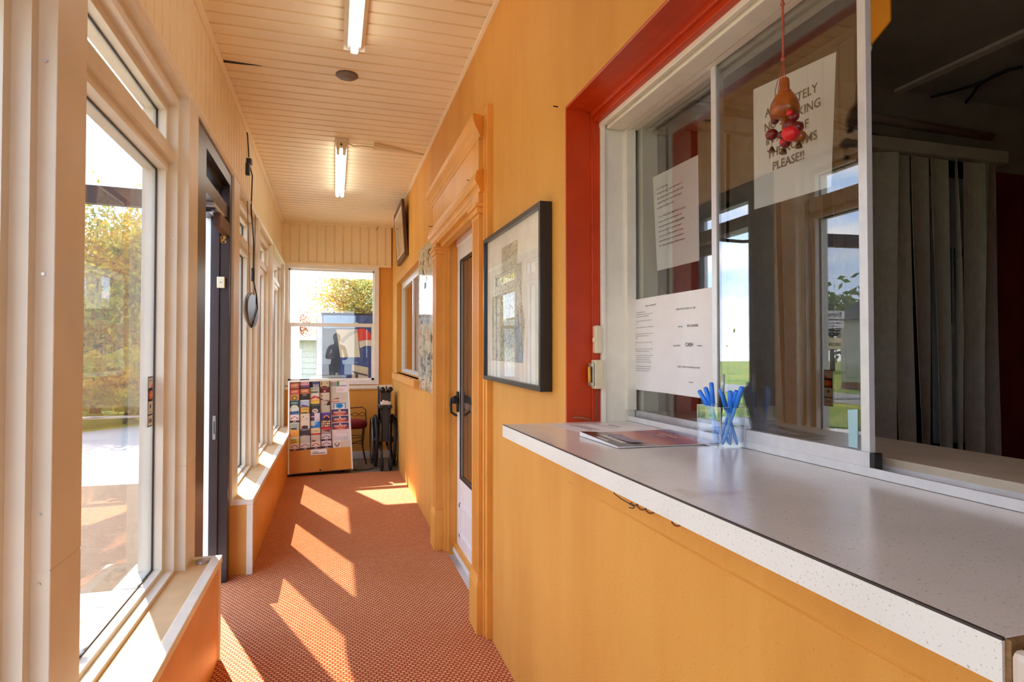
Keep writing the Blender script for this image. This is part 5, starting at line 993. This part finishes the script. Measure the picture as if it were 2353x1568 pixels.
# houses
SIDING = plain('grey_siding', S(176,172,160), .7, 0, .06, 3)
def house(x0, x1, y0, y1, h, wall_mat, base, label, wins, roofh=1.6, roofm=None):
    o = thing('house', ((x0+x1)/2, (y0+y1)/2, GZ), label, 'house')
    b = MB(); zb_ = GZ+base[0]; b.box(x0, x1, y0, y1, GZ, zb_).m(1)
    k = zb_
    while k < GZ+h-.01:
        e = min(k+.18, GZ+h); b.loft([(x0-.02, y0-.02, k), (x1+.02, y0-.02, k), (x1+.02, y1+.02, k), (x0-.02, y1+.02, k)], [(x0, y0, e), (x1, y0, e), (x1, y1, e), (x0, y1, e)]); k = e
    b.build('wall', [base[1], wall_mat], o)
    b = MB(); zt_ = GZ+h; ym = (y0+y1)/2; b.loft([(x0-.3, y0-.4, zt_), (x0-.3, y1+.4, zt_), (x0-.3, ym, zt_+roofh)], [(x1+.3, y0-.4, zt_), (x1+.3, y1+.4, zt_), (x1+.3, ym, zt_+roofh)]); b.build('roof', roofm or plain('grey_shingles', S(112,106,100), .8), o)
    for (wx, wz, ww, wh) in wins:
        b = MB(); b.box(wx-.06, wx+ww+.06, y0-.08, y0, GZ+wz-.06, GZ+wz+wh+.06); w = b.build('window', WHITE, o)
        b = MB(); b.box(wx, wx+ww, y0-.09, y0-.08, GZ+wz, GZ+wz+wh).m(1).box(wx+ww/2-.02, wx+ww/2+.02, y0-.1, y0-.09, GZ+wz, GZ+wz+wh).box(wx, wx+ww, y0-.1, y0-.09, GZ+wz+wh/2-.02, GZ+wz+wh/2+.02); b.build('window_pane', [plain('house_pane', S(70,84,104), .1), WHITE], w)
    return o
house(-7.0, -3.0, 19.2, 22.2, 2.3, SIDING, (1.15, BRICK), 'low grey sided house on a brick base beyond the lawn', [(-3.72, .45, .34, .7), (-6.4, .55, .7, .8)], .7)
house(-2.4, .4, 20.5, 25, 1.78, plain('beige_siding', S(186,178,160), .7), (.35, CONCRETE), 'beige sided house seen low through the far window', [(-1.55, .55, .5, .9)], .15)
house(-21, -16.5, 13.5, 18.5, 2.6, plain('cream_siding', S(200,192,170), .7), (.3, BRICK), 'cream house across the road behind the yellow trees', [(-20, .9, .9, 1.0), (-18, .9, .9, 1.0)], 1.2)
# drinks machine outside the far window
MY = 7.98; m0 = onY(741, 760, MY).x; mt = onY(790, 723, MY).z; m1 = .82
def mp2(x, y): p = onY(640+x*320/1568, 600+y*320/1568, MY-.001); return p
o = thing('drinks_machine', ((m0+m1)/2, MY+.35, GZ), 'tall blue drinks vending machine standing outside the far window', 'vending machine')
b = MB(); b.box(m0, m1, MY, MY+.7, GZ+.06, mt, .006).box(m0+.05, m1-.05, MY+.05, MY+.65, GZ, GZ+.06); b.build('body', plain('deep_blue_panel', S(28,64,122), .18, 0, .06, 2), o)
b = MB(); b.box(m0-.02, m1, MY-.012, MY+.7, mt, mt+.018); b.box(mp2(615,600).x, mp2(640,600).x, MY+.1, MY+.16, mt+.018, mt+.04); b.build('top_trim', BLACK, o)
b = MB(); b.box(m0-.075, m0-.002, MY+.02, MY+.68, GZ+.06, mt-.02); b.build('side_panel', plain('pale_blue_panel', S(190,206,220), .3), o)
b = MB(); p, q = mp2(505,612), mp2(868,760); b.box(p.x, q.x, MY-.008, MY, q.z, p.z); b.build('sky_reflection_panel', plain('painted_sky_reflection', S(128,172,222), .2), o)  # reflected sky painted as a light blue panel
def front(name, pts, col, l, rough=.35):
    b = MB(); pp = [mp2(*c) for c in pts]; b.loft([(p.x, MY-l, p.z) for p in pp], [(p.x, MY-.0005, p.z) for p in pp]); return b.build(name, ink(*col, rough), o)
front('dark_panel', [(500,765), (690,765), (690,1600), (500,1600)], (40,46,56), .004, .12)
front('poster', [(650,770), (885,770), (918,1085), (695,1085)], (206,198,170), .006)
front('poster_band', [(700,890), (800,800), (890,775), (890,800), (800,850), (720,930)], (170,160,140), .0075)
front('red_field', [(875,770), (960,758), (1010,790), (1040,830), (1040,890), (980,890), (900,905)], (206,52,30), .005)
front('white_band', [(905,905), (980,890), (1070,892), (1070,960), (980,955), (915,980)], (206,196,178), .0055)
front('emblem', [(825,1165), (1010,1200), (1010,1600), (825,1600)], (196,184,154), .006)
front('emblem_line', [(830,1235), (880,1250), (1000,1280), (1005,1300), (895,1275), (890,1600), (865,1600), (865,1275), (828,1250)], (60,60,66), .0075)
# ================================================================== SKY AND SUN
w = bpy.data.worlds.new('sky'); sc.world = w; w.use_nodes = True; nt = w.node_tree; nt.nodes.clear()
out = nt.nodes.new('ShaderNodeOutputWorld'); bg = nt.nodes.new('ShaderNodeBackground'); nt.links.new(bg.outputs[0], out.inputs[0])
tc = nt.nodes.new('ShaderNodeTexCoord'); sp = nt.nodes.new('ShaderNodeSeparateXYZ'); nt.links.new(tc.outputs['Generated'], sp.inputs[0])
base = ramp(nt, sp.outputs[2], [(0.0, (.76,.83,.93,1)), (.10, (.44,.60,.91,1)), (.5, (.26,.44,.86,1)), (1, (.18,.36,.82,1))])
mp = nt.nodes.new('ShaderNodeMapping'); mp.inputs['Scale'].default_value = (1.6,1.6,7.0); nt.links.new(tc.outputs['Generated'], mp.inputs[0])
cl = noise(nt, mp.outputs[0], 2.2, 7, .6)
c = mix(nt, ramp(nt, cl, [(.46, (0,0,0,1)), (.66, (1,1,1,1))]), base, (.84,.85,.87,1))
nt.links.new(c, bg.inputs[0]); bg.inputs[1].default_value = SKY
sd = bpy.data.lights.new('sun', 'SUN'); so = bpy.data.objects.new('sun', sd); COL.objects.link(so)
d = Vector((1, -2.66, -2.43)).normalized(); so.rotation_euler = d.to_track_quat('-Z', 'Y').to_euler(); so.location = (-6, 16, 14)
sd.energy = SUN; sd.angle = math.radians(.6); sd.color = (1, .95, .87)
vs = sc.view_settings; vs.view_transform = 'Standard'; vs.look = 'None'; vs.gamma = 1; vs.use_curve_mapping = False; vs.exposure = EXPO
sc.cycles.use_denoising = True
sc.cycles.max_bounces = 16; sc.cycles.diffuse_bounces = 8; sc.cycles.transparent_max_bounces = 32; sc.cycles.glossy_bounces = 5
sc.cycles.caustics_reflective = False; sc.cycles.caustics_refractive = False
# ================================================================== THE PHOTOGRAPHER, seen only in reflections
def person():
    bx_, by_ = .06, -.62
    o = thing('person', (bx_, by_, .004), 'person in dark clothes holding a pink phone, mirrored in the far window', 'person')
    CLO = plain('dark_grey_cloth', S(46,46,50), .85, 0, .1, 30); TRO = plain('dark_trousers', S(32,34,42), .85, 0, .1, 30); SKIN = plain('skin', S(206,156,128), .5, 0, .04, 30); HAIR = plain('dark_hair', S(38,28,22), .6, 0, .2, 60)
    def skin(name, verts, edges, radii, mat, root=0, lv=2):
        me = bpy.data.meshes.new(name); me.from_pydata([(x, y, z) for x, y, z in verts], edges, []); me.materials.append(mat)
        q = bpy.data.objects.new(name, me); COL.objects.link(q); q.parent = o; WLOC[q.name] = WLOC[o.name]
        md = q.modifiers.new('skin', 'SKIN'); md.use_smooth_shade = True
        for i, r in enumerate(radii):
            v = me.skin_vertices[0].data[i]; v.radius = (r, r) if not isinstance(r, tuple) else r; v.use_root = (i == root)
        sb = q.modifiers.new('sub', 'SUBSURF'); sb.levels = lv; sb.render_levels = lv
        return q
    # body: pelvis, spine, neck, head, arms bent forward, legs
    V = [(0,0,.92), (0,.01,1.08), (0,.015,1.25), (0,0,1.41), (0,.02,1.50), (0,.035,1.58), (0,.04,1.66), (0,.03,1.72),
         (.10,0,.88), (.105,.02,.48), (.11,-.01,.09), (.115,.12,.04), (-.10,0,.88), (-.105,.02,.48), (-.11,-.01,.09), (-.115,.12,.04),
         (.17,0,1.40), (.24,-.02,1.14), (.16,.20,1.10), (-.17,0,1.40), (-.24,-.02,1.14), (-.12,.22,1.14)]
    E_ = [(0,1),(1,2),(2,3),(3,4),(4,5),(5,6),(6,7),(0,8),(8,9),(9,10),(10,11),(0,12),(12,13),(13,14),(14,15),(3,16),(16,17),(17,18),(3,19),(19,20),(20,21)]
    Rr = [(.15,.11),(.13,.10),(.15,.105),(.11,.085),.052,(.068,.08),(.076,.09),(.055,.065),.085,.058,.042,.036,.085,.058,.042,.036,.06,.044,.03,.06,.044,.03]
    skin('body', V, E_, Rr, CLO)
    skin('trousers', [(0,0,.94),(.10,0,.88),(.105,.02,.48),(.11,-.01,.11),(-.10,0,.88),(-.105,.02,.48),(-.11,-.01,.11)], [(0,1),(1,2),(2,3),(0,4),(4,5),(5,6)], [(.165,.125),.10,.07,.058,.10,.07,.058], TRO)
    off = Vector((bx_, by_, .004))
    b = MB(); b.ball(off+Vector((0,.05,1.615)), .098, .80, .98, 1.16, 20); b.ball(off+Vector((0,.145,1.60)), .016, .8, 1, 1.4, 10)
    for s in (-1, 1): b.ball(off+Vector((s*.077,.045,1.61)), .022, .35, .7, 1.2, 10)
    b.build('face', SKIN, o)
    b = MB()
    for s in (-1, 1): b.ball(off+Vector((s*.03,.133,1.632)), .010, 1, .5, .7, 10)
    b.tube([off+Vector((-.02,.139,1.562)), off+Vector((0,.143,1.559)), off+Vector((.02,.139,1.562))], .004, 6); b.build('features', HAIR, o)
    b = MB(); b.ball(off+Vector((0,.028,1.65)), .104, .86, .95, 1.02, 20).ball(off+Vector((0,-.02,1.58)), .082, .9, .7, 1.2, 16); b.build('hair', HAIR, o)
    for s, w in ((1, (.16,.20,1.10)), (-1, (-.12,.22,1.14))):
        w = Vector(w); d = Vector((-s*.35, .9, .12)).normalized(); sd_ = Vector((0,0,1)).cross(d); vs = [tuple(w-d*.01), tuple(w+d*.045), tuple(w+d*.085)]; es = [(0,1),(1,2)]; rs = [.024,(.034,.022),(.036,.018)]
        skin('hand', vs, es, rs, SKIN, 0, 1)
        for k, L in enumerate((.062,.072,.068,.054)):
            r0 = w+d*.085+sd_*((k-1.5)*.019); c1 = r0+d*L*.5+Vector((0,0,.012)); c2 = r0+d*L*.8+Vector((0,0,.035))
            skin('finger', [tuple(r0-d*.012), tuple(c1), tuple(c2)], [(0,1),(1,2)], [.0092,.0085,.007], SKIN, 0, 1)
        t0 = w+d*.03+sd_*(-s*.03); skin('thumb', [tuple(t0), tuple(t0+sd_*(-s*.025)+d*.03+Vector((0,0,.02))), tuple(t0+sd_*(-s*.025)+d*.055+Vector((0,0,.04)))], [(0,1),(1,2)], [.0105,.0095,.0075], SKIN, 0, 1)
    for s in (1, -1):
        b = MB(); c = off+Vector((s*.115,.07,.0)); b.box(c.x-.045, c.x+.045, c.y-.14, c.y+.13, .004, .075, .02); b.build('shoe', BLACK, o)
    ph = thing('phone', off+Vector((-.16,.325,1.15)), 'pink phone held by the person in dark clothes', 'phone')
    b = MB(); c = off+Vector((-.155,.318,1.19)); b.obox(c, (1,0,0), (0,.95,.3), (0,-.3,.95), .037, .004, .075); b.build('case', plain('pink_phone', S(226,150,150), .35), ph)
    # the mesh of each skinned part was written around the empty, so nothing else to place
person()

GN = {'brochure': None, 'pen': 'pens in the acrylic box', 'tree': 'trees and shrubs outside', 'notice': 'notices on the sliding panes', 'nail': 'nails in the orange wall', 'tube_light': 'ceiling tube lights', 'sliding_pane': 'sliding glass panes', 'push_button': 'bell boxes on the red reveal', 'house': 'houses beyond the lawn', 'cable': 'loose cables'}
for q in list(sc.objects):
    k = q.name.split('.')[0]
    if q.parent is None and GN.get(k) and 'label' in q and not q.get('kind'): q['group'] = GN[k]
